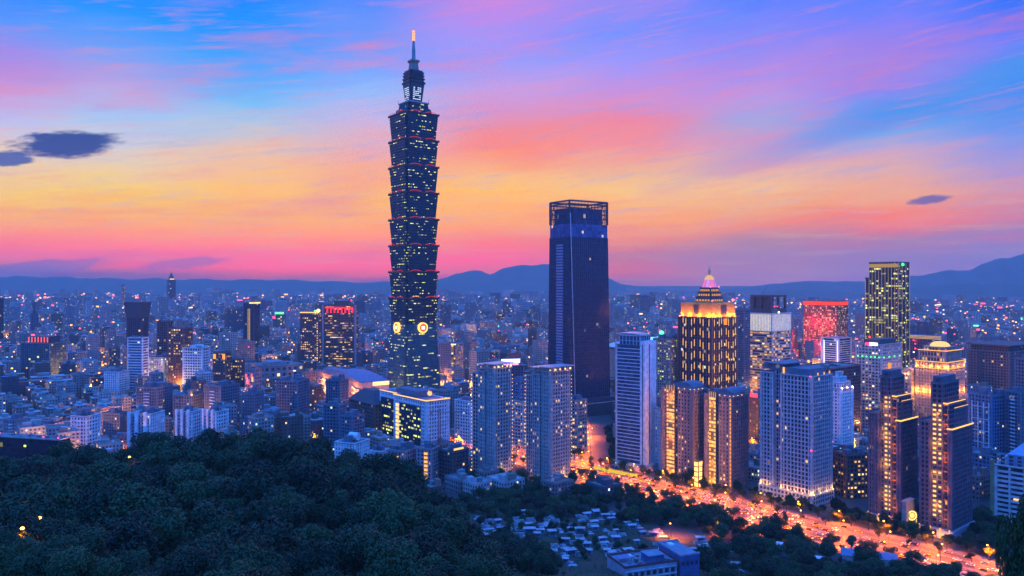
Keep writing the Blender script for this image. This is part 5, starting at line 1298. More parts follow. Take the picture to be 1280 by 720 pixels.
# which of them show largest, seen from the photograph's stand (front to back along each sight line)
occ = np.full(1400, 9999.)
area = {}
for k in sorted(range(len(G)), key=lambda q: G[q][1]):
    x, y, a, b, h = G[k][:5]
    pc = 640+F*x/y; hw = (a+b)*.36*F/y; top = YH+(CZ-h)*F/y
    i0, i1 = int(max(0, pc-hw+60)), int(min(1399, pc+hw+60))
    if i1 <= i0: continue
    seg = occ[i0:i1]; base = min(720, YH+CZ*F/y)
    vis = np.clip(np.minimum(seg, base)-top, 0, None).sum()
    if 0 < pc < 1280: area[k] = vis
    occ[i0:i1] = np.minimum(seg, top)
pick = sorted(area, key=lambda q: -area[q])[:290]; pset = set(pick)
def nearest_mark(pc, y):
    return min(LMK, key=lambda m_: abs(m_[0]-pc)/40+abs(math.log(m_[1]/y))*2.2)
lab_count, plans = {}, []
for k in pick:
    x, y, a, b, h, ti, ri, lv = G[k]
    pc = 640+F*x/y; mk = nearest_mark(pc, y)
    rel = ('left of ' if pc < mk[0]-16 else 'right of ' if pc > mk[0]+16 else '')
    dep = 'well beyond ' if y > mk[1]*1.35 else 'beyond ' if y > mk[1]*1.05 else 'in front of ' if y < mk[1]*.95 else 'beside '
    hh = 'low' if h < 17 else 'mid-height' if h < 34 else 'tall'
    key = (TNAME[ti], hh, (rel or dep)+mk[2])
    plans.append((k, key)); lab_count.setdefault(key, []).append((y, k))
ORD = ['nearest', 'second nearest', 'third nearest', 'fourth nearest', 'fifth nearest', 'sixth nearest', 'seventh nearest', 'eighth nearest', 'ninth nearest', 'tenth nearest', 'farthest']
for k, key in plans:
    x, y, a, b, h, ti, ri, lv = G[k]
    rank = sorted(lab_count[key]); i = [q[1] for q in rank].index(k)
    nm = 'apartment_block' if h < 40 else 'office_tower'
    lab = '%s %s block %s' % (key[0], key[1], key[2])
    if len(rank) > 1: lab = '%s %s %s block %s' % (ORD[min(i, 10)], key[0], key[1], key[2])
    lit = .035+.16*lv**3
    t4 = (*TINTS[ti], lit); r4 = (*ROOFS[ri], 0)
    mb = MB(); off = (r.randrange(500), r.randrange(500)); fl = 3.4
    mb.walls(-a/2, a/2, -b/2, b/2, 0, h, 3.2, fl, t4, off, True, r4)
    o = mb.build(nm, m_city); o.location = (x, y, 0); o.rotation_euler = (0, 0, th+r.choice((0, 0, .05, -.06)))
    tag(o, lab, 'block', 'ordinary city blocks')
    pm = MB(); q = .35
    for bx in ((-a/2, a/2, -b/2, -b/2+q), (-a/2, a/2, b/2-q, b/2), (-a/2, -a/2+q, -b/2+q, b/2-q), (a/2-q, a/2, -b/2+q, b/2-q)): pm.box(*bx, h+.01, h+1.1, t4)
    pm.build('parapet', m_city, o)
    for c_ in range(r.randrange(1, 4)):
        sa, sb = r.uniform(.18, .4)*a, r.uniform(.18, .4)*b; sx, sy = r.uniform(-.45*a, .45*a-sa), r.uniform(-.45*b, .45*b-sb)
        pm = MB(); pm.box(sx, sx+sa, sy, sy+sb, h+.02, h+r.uniform(2.4, 5.5), (*(TINTS[ti] if r.random() < .5 else ROOFS[r.randrange(6)]), 0)); pm.build('roof_shed', m_city, o)
    if r.random() < .5:
        pm = MB(); pm.lathe([(1.1, h+.6), (1.1, h+2.6), (0, h+3)], 8, (r.uniform(-.3, .3)*a, r.uniform(-.3, .3)*b), (.6, .6, .62, 0)); pm.build('water_tank', m_city, o)
    if y < 1150 and h > 14:   # balconies down the two faces towards the hill
        for bx in ((-a/2-1.0, -a/2-.02, -b*.3, b*.05), (-a*.1, a*.3, -b/2-1.0, -b/2-.02)):
            pm = MB()
            for f in range(1, int(h/3.4)): pm.box(*bx, f*h/round(h/3.4), f*h/round(h/3.4)+.9, t4)
            pm.build('balcony_stack', m_city, o)
mb = MB()
for k in range(len(G)):
    if k in pset: continue
    x, y, a, b, h, ti, ri, lv = G[k]
    lit = (.06+.2*lv**3)*(1 if y < 3400 else .8)
    t4 = (*TINTS[ti], lit); r4 = (*ROOFS[ri], 0); off = (r.randrange(900), r.randrange(900))
    nb, nb2, nf = max(1, round(a/3.4)), max(1, round(b/3.4)), max(1, round(h/3.4))
    if y > 3000: nb, nb2, nf = max(2, nb//2), max(2, nb2//2), max(2, nf//2)
    c = [(x+u*ct-v*sn_, y+u*sn_+v*ct) for u, v in ((-a/2, -b/2), (a/2, -b/2), (a/2, b/2), (-a/2, b/2))]
    u = off[0]
    for q in range(4):
        p, s2 = c[q], c[(q+1) % 4]; n_ = nb if q % 2 == 0 else nb2
        mb.face([(*p, 0), (*s2, 0), (*s2, h), (*p, h)], [(u, off[1]), (u+n_, off[1]), (u+n_, off[1]+nf), (u, off[1]+nf)], t4); u += n_+2
    mb.face([(*p, h) for p in c], None, r4)
    if y < 4200:
        s1 = .3; d1 = [(x+u_*ct-v_*sn_, y+u_*sn_+v_*ct) for u_, v_ in ((-a*s1, -b*.1), (a*.05, -b*.1), (a*.05, b*s1), (-a*s1, b*s1))]
        hh = h+r.uniform(2.5, 5)
        for q in range(4): mb.face([(*d1[q], h), (*d1[(q+1) % 4], h), (*d1[(q+1) % 4], hh), (*d1[q], hh)], None, (*TINTS[ti], 0))
        mb.face([(*p, hh) for p in d1], None, r4)
tag(mb.build('distant_city', m_city), kind='stuff')
# far lamps and signs sprinkled over the hazy plain
def sprinkle(name, mat, n, y0, y1, s0, band=None, zlo=8, zhi=34, seed=0):
    r2 = random.Random(seed); mb = MB()
    for k in range(n):
        y = math.exp(r2.uniform(math.log(y0), math.log(y1))); x = r2.uniform(-.72, .72)*y
        if band: x = (r2.uniform(*band)-640)/F*y
        if y < 2400 and not clear(x, y, 3): continue
        s = s0*y/2000*r2.uniform(.6, 1.5); z = r2.uniform(zlo, zhi)+y*.002
        sx = s*(r2.uniform(2, 4) if r2.random() < .12 else 1)
        mb.box(x-sx, x+sx, y-s, y+s, z-s, z+s)
    return tag(mb.build(name, mat), kind='stuff')
sprinkle('distant_lamps', glow((1, .36, .06), 3.6), 1700, 1100, 8200, 1.3, seed=1)
sprinkle('distant_lamps', glow((1, .68, .3), 3.2), 520, 1100, 7800, 1.1, seed=2)
sprinkle('distant_lamps', glow((.75, .85, 1), 2.6), 260, 1100, 7000, 1.0, seed=3)
sprinkle('distant_signs', glow((1, .08, .18), 2.8), 260, 1300, 6500, 1.3, zlo=20, zhi=55, seed=4)
sprinkle('distant_signs', glow((.2, 1, .45), 2.4), 110, 1300, 5000, 1.2, zlo=15, zhi=40, seed=5)
sprinkle('distant_lamps', glow((1, .38, .07), 3.), 260, 4200, 5400, 1.2, (940, 1330), 4, 14, seed=6)
sprinkle('distant_lamps', glow((1, .5, .15), 3.), 120, 5600, 8000, 1.2, (0, 470), 8, 40, seed=7)
# ------------------------------------------------------------------ boulevard, side street, kerbs, markings
m_asph = plain('asphalt', (.06, .058, .058), .75, var=.35, scale=.4)
m_pave = plain('paving', (.16, .15, .14), .85, var=.3, scale=.6)
m_mark = plain('road_paint', (.7, .7, .68), .7)
BLV = [(-60, 835), (58, 700), (128, 620), (236, 497), (312, 408)]
SIDE = [(62, 716), (70, 800), (80, 935)]
BRA = [(192, 530), (160, 527), (124, 516), (84, 512)]
def resample(P, step=6.):
    out = []
    for (a, b), (c, d) in zip(P, P[1:]):
        n = max(1, int(math.hypot(c-a, d-b)/step))
        out += [(a+(c-a)*k/n, b+(d-b)*k/n) for k in range(n)]
    return out+[P[-1]]
def frames(P):
    P = resample(P); out = []
    for i, p in enumerate(P):
        a, b = P[max(0, i-1)], P[min(len(P)-1, i+1)]
        dx, dy = b[0]-a[0], b[1]-a[1]; l = math.hypot(dx, dy)
        out.append((p[0], p[1], dx/l, dy/l))
    return out
def ribbon(mb, P, o0, o1, z, kerb=False):
    f = frames(P)
    for (x, y, dx, dy), (x2, y2, ex, ey) in zip(f, f[1:]):
        a = (x+dy*o0, y-dx*o0); b = (x+dy*o1, y-dx*o1); c = (x2+ey*o1, y2-ex*o1); d = (x2+ey*o0, y2-ex*o0)
        mb.face([(*d, z), (*a, z), (*b, z), (*c, z)][::-1] if o1 < o0 else [(*a, z), (*b, z), (*c, z), (*d, z)])
        if kerb:
            mb.face([(*a, 0), (*d, 0), (*d, z), (*a, z)]); mb.face([(*b, 0), (*b, z), (*c, z), (*c, 0)])
for P, hw, nm in ((BLV, 22, 'road'), (SIDE, 10, 'road'), (BRA, 5.5, 'road')):
    mb = MB(); ribbon(mb, P, -hw, hw, .10 if P is BLV else .104 if P is SIDE else .108); tag(mb.build(nm, m_asph), kind='structure')
mb = MB()
for o0, o1 in ((22.01, 29), (-29, -22.01), (-1.6, 1.6), (12.6, 14.2), (-14.2, -12.6)): ribbon(mb, BLV, o0, o1, .24, True)
ribbon(mb, SIDE[1:], 10.01, 14, .238, True); ribbon(mb, SIDE[1:], -14, -10.01, .238, True)
tag(mb.build('pavement', m_pave), kind='structure')
mb = MB()
fr = frames(BLV)
for i, (x, y, dx, dy) in enumerate(fr):
    for o in (5.2, 8.8, -5.2, -8.8, 17.8, -17.8):
        if i % 2 == 0:
            for s_ in (0,): mb.face([(x+dy*(o-.09)-dx*1.5, y-dx*(o-.09)-dy*1.5, .114), (x+dy*(o+.09)-dx*1.5, y-dx*(o+.09)-dy*1.5, .114), (x+dy*(o+.09)+dx*1.5, y-dx*(o+.09)+dy*1.5, .114), (x+dy*(o-.09)+dx*1.5, y-dx*(o-.09)+dy*1.5, .114)])
for o in (1.9, -1.9, 12.3, -12.3, 21.5, -21.5): ribbon(mb, BLV, o-.08, o+.08, .114)
for k in range(9): # zebra crossing at the junction
    x, y, dx, dy = fr[len(resample([(-60, 835), (58, 700)]))+1]; o = -19+k*4.2
    mb.face([(x+dy*o, y-dx*o, .118), (x+dy*(o+1.4), y-dx*(o+1.4), .118), (x+dy*(o+1.4)+dx*4, y-dx*(o+1.4)+dy*4, .118), (x+dy*o+dx*4, y-dx*o+dy*4, .118)])
tag(mb.build('road_markings', m_mark), kind='structure')

# ------------------------------------------------------------------ street lamps
SOD = (1, .155, 0)
LAMP = 5.0
m_pole = plain('lamp_post_paint', (.08, .08, .085), .5)
mb = MB(); mb.tube((0, 0, 0), (0, 0, 10.2), .14, .09, 6); mb.tube((0, 0, 10.2), (2.0, 0, 10.7), .07, .06, 5); mb.box(-.25, .25, -.25, .25, 0, .5)
me_post = mb.build('post', m_pole, mesh_only=True)
mb = MB(); mb.lathe([(0, 10.15), (.42, 10.3), (.5, 10.55), (.3, 10.8), (0, 10.85)], 8, (2.1, 0)); me_head = mb.build('lamp_head', glow((1, .36, .06), 13), mesh_only=True)
n_lamp = [0]
def street_lamp(x, y, rz, power, lab, group, z=0.):
    rt = empty('street_lamp', (x, y, z), rz); tag(rt, lab, 'street lamp', group)
    for nm, me_ in (('post', me_post), ('lamp_head', me_head)):
        o = bpy.data.objects.new(nm, me_); COL.objects.link(o); o.parent = rt
    l = bpy.data.lights.new('lamp_light', 'SPOT'); l.energy = power*LAMP; l.color = SOD; l.shadow_soft_size = .5; l.spot_size = R(150); l.spot_blend = .5
    o = bpy.data.objects.new('lamp_light', l); COL.objects.link(o); o.parent = rt; o.location = (2.1, 0, 9.6)
for i, (x, y, dx, dy) in enumerate(fr):
    a = math.atan2(dy, dx)
    if i % 5 == 0:
        street_lamp(x+dy*22.8, y-dx*22.8, a+math.pi/2, 15000, 'orange street lamp on the near pavement of the boulevard', 'street lamps along the boulevard')
    if i % 5 == 2:
        street_lamp(x-dy*22.8, y+dx*22.8, a-math.pi/2, 15000, 'orange street lamp on the far pavement of the boulevard', 'street lamps along the boulevard')
    if i % 5 == 4:
        street_lamp(x+dy*.4, y-dx*.4, a+math.pi/2, 17000, 'orange street lamp on the planted median of the boulevard', 'street lamps along the boulevard')
for i, (x, y, dx, dy) in enumerate(frames(SIDE)):
    if i % 5 == 2: street_lamp(x+dy*11, y-dx*11, math.atan2(dy, dx)+math.pi/2, 15000, 'orange street lamp on the side street below the dark tapered tower', 'street lamps along the side street')
for i, (x, y, dx, dy) in enumerate(frames(BRA)):
    if i in (4, 9, 14): street_lamp(x-dy*6, y+dx*6, math.atan2(dy, dx)-math.pi/2, 16000, 'orange street lamp beside the curving slip road', 'street lamps along the slip road')
for k, (px, py) in enumerate(((150, 555), (139, 560), (100, 578), (55, 640), (146, 505), (325, 505), (360, 560), (420, 512), (395, 545), (285, 490), (560, 590), (645, 595), (200, 500), (470, 575), (250, 500), (340, 545))):
    Yk = F*CZ/(min(py, 600)-YH) if py > 560 else F*(CZ-8)/(py-YH)
    street_lamp((px-640)/F*Yk, Yk, k*1.3, 14000, 'orange street lamp in a gap between the flats beyond the forest', 'street lamps among the flats')
for k, (px, py) in enumerate(((960, 515), (1070, 540), (1046, 600), (820, 560), (940, 560), (1180, 560), (1220, 600), (740, 548), (790, 500), (990, 505))):
    Yk = F*CZ/(py-YH)
    street_lamp((px-640)/F*Yk, Yk, k*1.1, 16000, 'orange street lamp in a lane behind the boulevard towers', 'street lamps behind the boulevard')

# lamps in the lanes of the nearer city: each stands clear of the blocks around it
r = random.Random(31); n_l = 0
near = [(q[0], q[1], math.hypot(q[2], q[3])/2) for q in G if q[1] < 2300]
for _ in range(4000):
    if n_l >= 135: break
    Yk = r.uniform(640, 2200); x = r.uniform(-.68, .68)*Yk; px = 640+F*x/Yk
    if (Yk < 760 and hill(x, Yk) > -1.5) or road_dist(x, Yk) < 40 or not clear(x, Yk, 4): continue
    if any((x-a)**2+(Yk-b)**2 < (c_*.8+2.5)**2 for a, b, c_ in near): continue
    rt = empty('street_lamp', (x, Yk, 0), r.uniform(0, 6.28)); sc = 1.25; rt.scale = (sc, sc, sc)
    tag(rt, 'warm street lamp glowing in a lane between ordinary city blocks', 'street lamp', 'street lamps between the city blocks')
    for nm, me_ in (('post', me_post), ('lamp_head', me_head)):
        o = bpy.data.objects.new(nm, me_); COL.objects.link(o); o.parent = rt
    l = bpy.data.lights.new('lamp_light', 'POINT'); l.energy = r.uniform(35000, 130000); l.color = (1, r.uniform(.26, .48), r.uniform(.03, .14)); l.shadow_soft_size = .6
    o = bpy.data.objects.new('lamp_light', l); COL.objects.link(o); o.parent = rt; o.location = (2.1, 0, 9.4); n_l += 1
for k, (px, py, Yk) in enumerate(((70, 590, 330), (45, 650, 215), (168, 582, 350), (30, 668, 200))):
    x = (px-640)/F*Yk
    street_lamp(x, Yk, k*1.7, 900, 'small yellow path lamp glimmering through the forest trees', 'path lamps in the forest', hill(x, Yk)+1.5)
# ------------------------------------------------------------------ cars
def car_meshes(col, name):
    body = MB()
    prof = [(-2.2, .35), (-2.2, .85), (-1.9, .98), (1.15, .95), (2.05, .80), (2.2, .65), (2.2, .35)]
    def extr(mb, prof, w0, w1=None):
        w1 = w1 or w0
        n = len(prof)
        L = [(x, -w0, z) for x, z in prof]; Rr = [(x, w0, z) for x, z in prof]
        for i in range(n):
            j = (i+1) % n; mb.face([L[i], L[j], Rr[j], Rr[i]][::-1])
        mb.face(L); mb.face(Rr[::-1])
    extr(body, prof, .88); extr(body, [(-1.2, 1.40), (.35, 1.42), (.5, 1.36), (-1.35, 1.34)][::-1], .66)
    cab = MB(); extr(cab, [(-1.75, .97), (-1.3, 1.37), (.45, 1.38), (1.15, .96)][::-1], .74)
    return body.build('body', plain('car_paint_'+name, col, .35, .1, var=.05), mesh_only=True), cab.build('window_glass', m_glass, mesh_only=True)
m_glass = plain('car_glass', (.015, .018, .02), .1)
CARS = {'white': (.7, .7, .7), 'silver': (.42, .43, .45), 'black': (.02, .02, .022), 'yellow': (.75, .42, .03), 'red': (.4, .03, .03), 'blue': (.04, .08, .25)}
CM = {k: car_meshes(c, k) for k, c in CARS.items()}
mb = MB(); mb.box(-.12, .12, -.2, .2, -.1, .12); me_hl = mb.build('headlight', glow((1, .50, .15), 7), mesh_only=True)
mb = MB(); mb.box(-.1, .1, -.24, .24, -.12, .14); me_tl = mb.build('tail_light', glow((1, .09, .012), 12), mesh_only=True)
mb = MB(); mb.tube((0, -.1, 0), (0, .1, 0), .33, n=10); me_wh = mb.build('wheel', plain('tyre', (.02, .02, .02), .9), mesh_only=True)
def place_car(x, y, rz, kind, lab, group, lit=True, z=.12):
    rt = empty('car', (x, y, z), rz); tag(rt, lab, 'car', group)
    parts = [('body', CM[kind][0], (0, 0, 0)), ('window_glass', CM[kind][1], (0, 0, 0))]
    for sx in (-1.35, 1.35):
        for sy in (-.82, .82): parts.append(('wheel', me_wh, (sx, sy, .33)))
    if lit:
        for sy in (-.62, .62): parts += [('headlight', me_hl, (2.2, sy, .66)), ('tail_light', me_tl, (-2.2, sy, .76))]
    for nm, me_, lo in parts:
        o = bpy.data.objects.new(nm, me_); COL.objects.link(o); o.parent = rt; o.location = lo
m_bus = plain('bus_paint', (.55, .52, .48), .4, var=.05); m_bus2 = plain('bus_paint_blue', (.08, .16, .35), .4, var=.05)
def place_bus(x, y, rz, mt, lab):
    rt = empty('bus', (x, y, .12), rz); tag(rt, lab, 'bus', 'buses on the boulevard')
    mb = MB(); mb.box(-5.6, 5.6, -1.22, 1.22, .45, 3.0); mb.box(-4.5, 3, -1, 1, 3.01, 3.2); mb.build('body', mt, rt)
    mb = MB(); mb.box(-5.2, 5.3, -1.26, -1.23, 1.5, 2.5); mb.build('window_band', m_glass, rt); mb = MB(); mb.box(-5.2, 5.3, 1.23, 1.26, 1.5, 2.5); mb.build('window_band', m_glass, rt)
    mb = MB(); mb.box(5.61, 5.65, -1.1, 1.1, 1.2, 2.6); mb.build('windscreen', m_glass, rt)
    for sx in (-3.6, 3.4):
        for sy in (-1.05, 1.05): o = bpy.data.objects.new('wheel', me_wh); COL.objects.link(o); o.parent = rt; o.location = (sx, sy, .45); o.scale = (1.4, 1.8, 1.4)
    for sy in (-.9, .9):
        for nm, me_, lx in (('headlight', me_hl, 5.65), ('tail_light', me_tl, -5.65)): o = bpy.data.objects.new(nm, me_); COL.objects.link(o); o.parent = rt; o.location = (lx, sy, .9); o.scale = (1, 1.3, 1.3)
r = random.Random(21); kinds = list(CARS); wts = [5, 4, 3, 4, 1, 1.5]
nbus = 0
for li, o in enumerate((3.4, 7.0, 10.6, 16.0, 19.8, -3.4, -7.0, -10.6, -16.0, -19.8)):
    s_ = r.uniform(0, 12); tot = (len(fr)-1)*6.
    while s_ < tot:
        i = int(s_/6.); x, y, dx, dy = fr[min(i, len(fr)-1)]; e = s_-i*6
        x, y = x+dx*e, y+dy*e
        fwd = o > 0; a = math.atan2(dy, dx)+(0 if fwd else math.pi)
        pc = 640+F*x/y
        if 655 < pc < 1300:
            if abs(o) in (16.0,) and r.random() < .09 and nbus < 7:
                nbus += 1; c2 = nbus % 2
                place_bus(x+dy*o, y-dx*o, a, m_bus if c2 else m_bus2, ('pale' if c2 else 'dark blue')+' city bus in the kerb-side lane of the boulevard'); s_ += 14
            else:
                k = r.choices(kinds, wts)[0]
                place_car(x+dy*o, y-dx*o, a, k, '%s car %s on the orange-lit boulevard' % (k, 'with headlights towards the hill' if fwd else 'showing red tail lights towards the hill'), 'cars on the boulevard')
        s_ += r.choice((7, 8, 9, 11, 14, 22, 30)) if y > 560 else r.choice((11, 14, 20, 30, 45))
for i, (x, y, dx, dy) in enumerate(frames(SIDE)):
    for o in (3, -3, 6.5, -6.5):
        if r.random() < .42:
            k = r.choices(kinds, wts)[0]; place_car(x+dy*o, y-dx*o, math.atan2(dy, dx)+(0 if o > 0 else math.pi), k, '%s car on the side street below the dark tapered tower' % k, 'cars on the side street')
for q in range(3):
    for p_ in range(9):
        if r.random() < .2: continue
        k = r.choices(kinds, wts)[0]; place_car(84+p_*3.1+q*6, 716+q*9.5-p_*2.4, R(40), k, 'parked %s car in the lot beside the white banded tower' % k, 'cars parked by the banded tower', False)

mb = MB(); mb.box(-24, 24, -.25, .25, .3, 3.2); ho_ = mb.build('hoarding_panel', glow((.95, .78, .04), .75))
ho_.name = 'lit_hoarding'; ho_.location = (91.5, 685, 0); ho_.rotation_euler = (0, 0, math.atan2(-34, 35)); tag(ho_, 'long low yellow-lit hoarding along the far pavement below the white banded tower', 'hoarding')
mb = MB(); mb.box(-24.2, 24.2, -.4, .4, 0, .29); mb.box(-24.2, 24.2, -.35, .35, 3.21, 3.4); mb.build('hoarding_rail', m_steel, ho_)
# ------------------------------------------------------------------ trees
def leaf_mat(name, c0, c1, c2):
    m, t = new_mat(name)
    oi = t.node('ShaderNodeObjectInfo').outputs['Random']
    g = t.node('ShaderNodeNewGeometry')
    n = t.noise(g.outputs['Position'], .45, 3., .6)
    at = t.node('ShaderNodeAttribute', attribute_name='tint').outputs['Fac']
    f = t.m('ADD', t.m('MULTIPLY', n, .35), t.m('ADD', t.m('MULTIPLY', oi, .5), t.m('MULTIPLY', at, .3)))
    finish(t, t.ramp(f, [(.25, c0), (.55, c1), (.95, c2)]), .55, spec=.3)
    return m
m_leaf = leaf_mat('broad_leaves', (.006, .020, .008), (.013, .056, .020), (.050, .120, .036))
m_leaf2 = leaf_mat('street_leaves', (.03, .06, .02), (.045, .085, .025), (.08, .12, .04))
m_bark = plain('bark', (.07, .055, .045), .95)
def crown_mesh(seed, mat, rx, rz, zc, nl, leaf, nlump=11):
    rg = np.random.default_rng(seed)
    V = []; T = []
    lumps = []
    for k in range(nlump):
        a = rg.uniform(0, 2*math.pi); q = rg.uniform(.15, .72) if k else 0; e = rg.uniform(-.45, .75)
        lumps.append((math.cos(a)*q*rx, math.sin(a)*q*rx, zc+e*rz*(1-.5*q), rg.uniform(.30, .52)*rx, rg.uniform(0, 1)))
    w_ = np.array([l[3]**2 for l in lumps]); w_ /= w_.sum()
    for l, cnt in zip(lumps, (w_*nl).astype(int)):
        d = rg.normal(size=(cnt, 3)); d /= np.linalg.norm(d, axis=1)[:, None]
        rad = l[3]*(1-.35*rg.random(cnt)**2)*(1+.18*np.sin(d[:, 0]*5+l[0])*np.cos(d[:, 1]*6))
        c = np.array(l[:3])+d*rad[:, None]*np.array([1, 1, .8])
        nrm = d*.7+rg.normal(size=(cnt, 3))*.55+np.array([0, 0, .25]); nrm /= np.linalg.norm(nrm, axis=1)[:, None]
        u = np.cross(nrm, rg.normal(size=(cnt, 3))); u /= np.linalg.norm(u, axis=1)[:, None]; v = np.cross(nrm, u)
        s = leaf*rg.uniform(.6, 1.3, cnt)[:, None]
        V.append(np.stack([c-u*s*.5, c-v*s*.32, c+u*s*.6, c+v*s*.32], 1)); T.append(np.clip(l[4]*.6+rg.random(cnt)*.4, 0, 1))
    V = np.concatenate(V).reshape(-1, 3); T = np.concatenate(T); n = len(T)
    me = bpy.data.meshes.new('crown'); me.vertices.add(n*4); me.vertices.foreach_set('co', V.astype(np.float32).ravel())
    me.loops.add(n*4); me.loops.foreach_set('vertex_index', np.arange(n*4, dtype=np.int32))
    me.polygons.add(n); me.polygons.foreach_set('loop_start', np.arange(0, n*4, 4, dtype=np.int32)); 
    try: me.polygons.foreach_set('loop_total', np.full(n, 4, dtype=np.int32))
    except Exception: pass
    me.update(); me.validate()
    at = me.attributes.new('tint', 'FLOAT_COLOR', 'FACE'); at.data.foreach_set('color', np.repeat(T[:, None], 4, 1).astype(np.float32).ravel())
    me.materials.append(mat); return me
def trunk_mesh(seed, h, spread_):
    rg = random.Random(seed); mb = MB(); mb.tube((0, 0, -1.5), (0, 0, h*.55), .34, .22, 7)
    for k in range(5):
        a = k*1.26+rg.uniform(-.3, .3); mb.tube((0, 0, h*(.42+.03*k)), (math.cos(a)*spread_*.55, math.sin(a)*spread_*.55, h*rg.uniform(.75, .95)), .16, .05, 5)
    return mb.build('trunk', m_bark, mesh_only=True)
BIG = [(crown_mesh(40+k, m_leaf, 6.2, 5.2, 6.8, 6500, .62, 9+k), trunk_mesh(k, 7, 5)) for k in range(6)]
FINE = [(crown_mesh(80+k, m_leaf, 6.2, 5.2, 6.8, 17000, .36, 12+k), trunk_mesh(k, 7, 5)) for k in range(3)]
STR = [(crown_mesh(60+k, m_leaf2, 3.2, 2.6, 5.0, 1500, .55, 8), trunk_mesh(k+9, 5.2, 2.6)) for k in range(3)]
NT_ = [0]
def tree(var, x, y, z, s, rz, name, lab, group):
    rt = empty(name, (x, y, z), rz); rt.scale = (s, s, s*r.uniform(.88, 1.12)); tag(rt, lab, 'tree', group)
    for nm, me_ in (('crown', var[0]), ('trunk', var[1])):
        o = bpy.data.objects.new(nm, me_); COL.objects.link(o); o.parent = rt
    NT_[0] += 1
r = random.Random(77)
def in_clear(x, y, rad=3):
    for (a, b, c) in TAKEN:
        if (x-a)**2+(y-b)**2 < (rad+c*.9)**2: return False
    return True
GR = []   # graves first, the trees keep off them
def sight(x, y, z): return 640+F*x/y, YH+(CZ-z)*F/y
for j in range(24):
    for i in range(40):
        y = 392+j*7.4+r.uniform(-1.6, 1.6); x = -64+i*6.3+r.uniform(-1.2, 1.2)-(j % 2)*2
        z = hill(x, y); px, py = sight(x, y, z+1)
        if z < .4 or px < 560 or px > 925 or py > 722 or py < 622: continue
        if px < 640 and r.random() > .5: continue
        if px > 860 and r.random() > .45: continue
        if not in_clear(x, y, 5): continue
        if math.sin(x*.09+1.3)*math.sin(y*.11+.4)+.35*math.sin(x*.21+y*.17) > .8: continue
        if road_dist(x, y) < 36: continue
        GR.append((x, y, z))
r.shuffle(GR); GR = GR[:165]
# forest on the spur to the left
spots = []
for j in range(44):
    for i in range(-45, 40):
        x, y = i*13.6+r.uniform(-4.6, 4.6)+(j % 2)*6.8, 100+j*11.6+r.uniform(-4., 4.)
        if y > 560: continue
        z = hill(x, y); px, py = sight(x, y, z+8)
        lim = np.interp(y, [95, 200, 300, 400, 470, 560], [640, 640, 600, 560, 520, 500])
        if px < -70 or px > lim or py > 745 or z < 3: continue
        if y > 445 and px > 100 and z < 12: continue
        if not in_clear(x, y, 4): continue
        spots.append((x, y, z, r.choice((r.uniform(.6, 1.0), r.uniform(.9, 1.4), r.uniform(1.3, 1.75)))))
spots.sort(key=lambda q: q[1]); cover = np.full(1500, 9999.); shown = []
for (x, y, z, s) in spots:   # which trees show from the stand
    px, top = sight(x, y, z+11*s); hw = 5.5*s*F/y; i0, i1 = int(max(0, px-hw+100)), int(min(1499, px+hw+100)); _, base = sight(x, y, z+2)
    if i1 <= i0: continue
    shown.append((np.clip(np.minimum(np.minimum(cover[i0:i1], base), 740)-top, 0, None).sum(), x, y, z, s))
    _, t2 = sight(x, y, z+8.5*s); cover[i0:i1] = np.minimum(cover[i0:i1], t2)
shown.sort(reverse=True)
for (vis, x, y, z, s) in shown[:300]:
    v = r.choice(FINE if y < 190 else BIG)
    p = sight(x, y, z)[0]
    where = 'dark leafy tree on the far slope of the forested spur' if y > 330 else 'dark leafy tree on the crest of the forested spur' if y > 230 else 'dark leafy tree low in the near forest of the spur'
    tree(v, x, y, z-.8-max(0, s-1)*2, s, r.uniform(0, 6.28), 'forest_tree', where, 'trees of the forested spur')
# belt between the graves and the boulevard, groves round the graves, the dark wood at the lower right
def scatter(n, x0, x1, y0, y1, ok, lab, name, group, s0=.6, s1=1.0, gap=7.5, var=BIG):
    done = []
    for _ in range(n*14):
        if len(done) >= n: break
        x, y = r.uniform(x0, x1), r.uniform(y0, y1); z = max(0, hill(x, y)); px, py = sight(x, y, z)
        if not ok(x, y, z, px, py) or not in_clear(x, y, 3) or road_dist(x, y) < (30 if name == 'garden_tree' else 32): continue
        if any((x-a)**2+(y-b)**2 < gap**2 for a, b in done): continue
        if any((x-a)**2+(y-b)**2 < (3.2 if name == 'graveyard_tree' else 4.6)**2 for a, b, c in GR): continue
        done.append((x, y)); tree(r.choice(var), x, y, z-.6, r.uniform(s0, s1), r.uniform(0, 6.28), name, lab, group)
scatter(170, -40, 170, 535, 660, lambda x, y, z, px, py: 520 < px < 900 and z < 9, 'dark tree in the belt between the hillside graves and the boulevard', 'belt_tree', 'trees between graves and boulevard', .5, 1.1, 5.2)
scatter(75, -60, 130, 395, 545, lambda x, y, z, px, py: 545 < px < 900 and z > 2, 'small dark tree standing among the hillside graves', 'graveyard_tree', 'trees among the graves', .22, .55, 4.5)
scatter(45, -40, 60, 320, 480, lambda x, y, z, px, py: 540 < px < 690 and py > 688, 'dark tree below the hillside graves near the forested spur', 'slope_tree', 'trees below the graves', .6, 1.1, 6)
scatter(190, 95, 330, 340, 560, lambda x, y, z, px, py: 872 < px < 1320, 'dark tree in the wood between the boulevard and the lower right corner', 'wood_tree', 'trees of the lower right wood', .5, 1.2, 5.8)
scatter(90, 60, 400, 430, 760, lambda x, y, z, px, py: 720 < px < 1300 and 29 < road_dist(x, y) < (46 if px < 1190 else 120), 'round street-side tree at the feet of the boulevard towers', 'garden_tree', 'garden trees of the boulevard towers', .45, .85, 6)
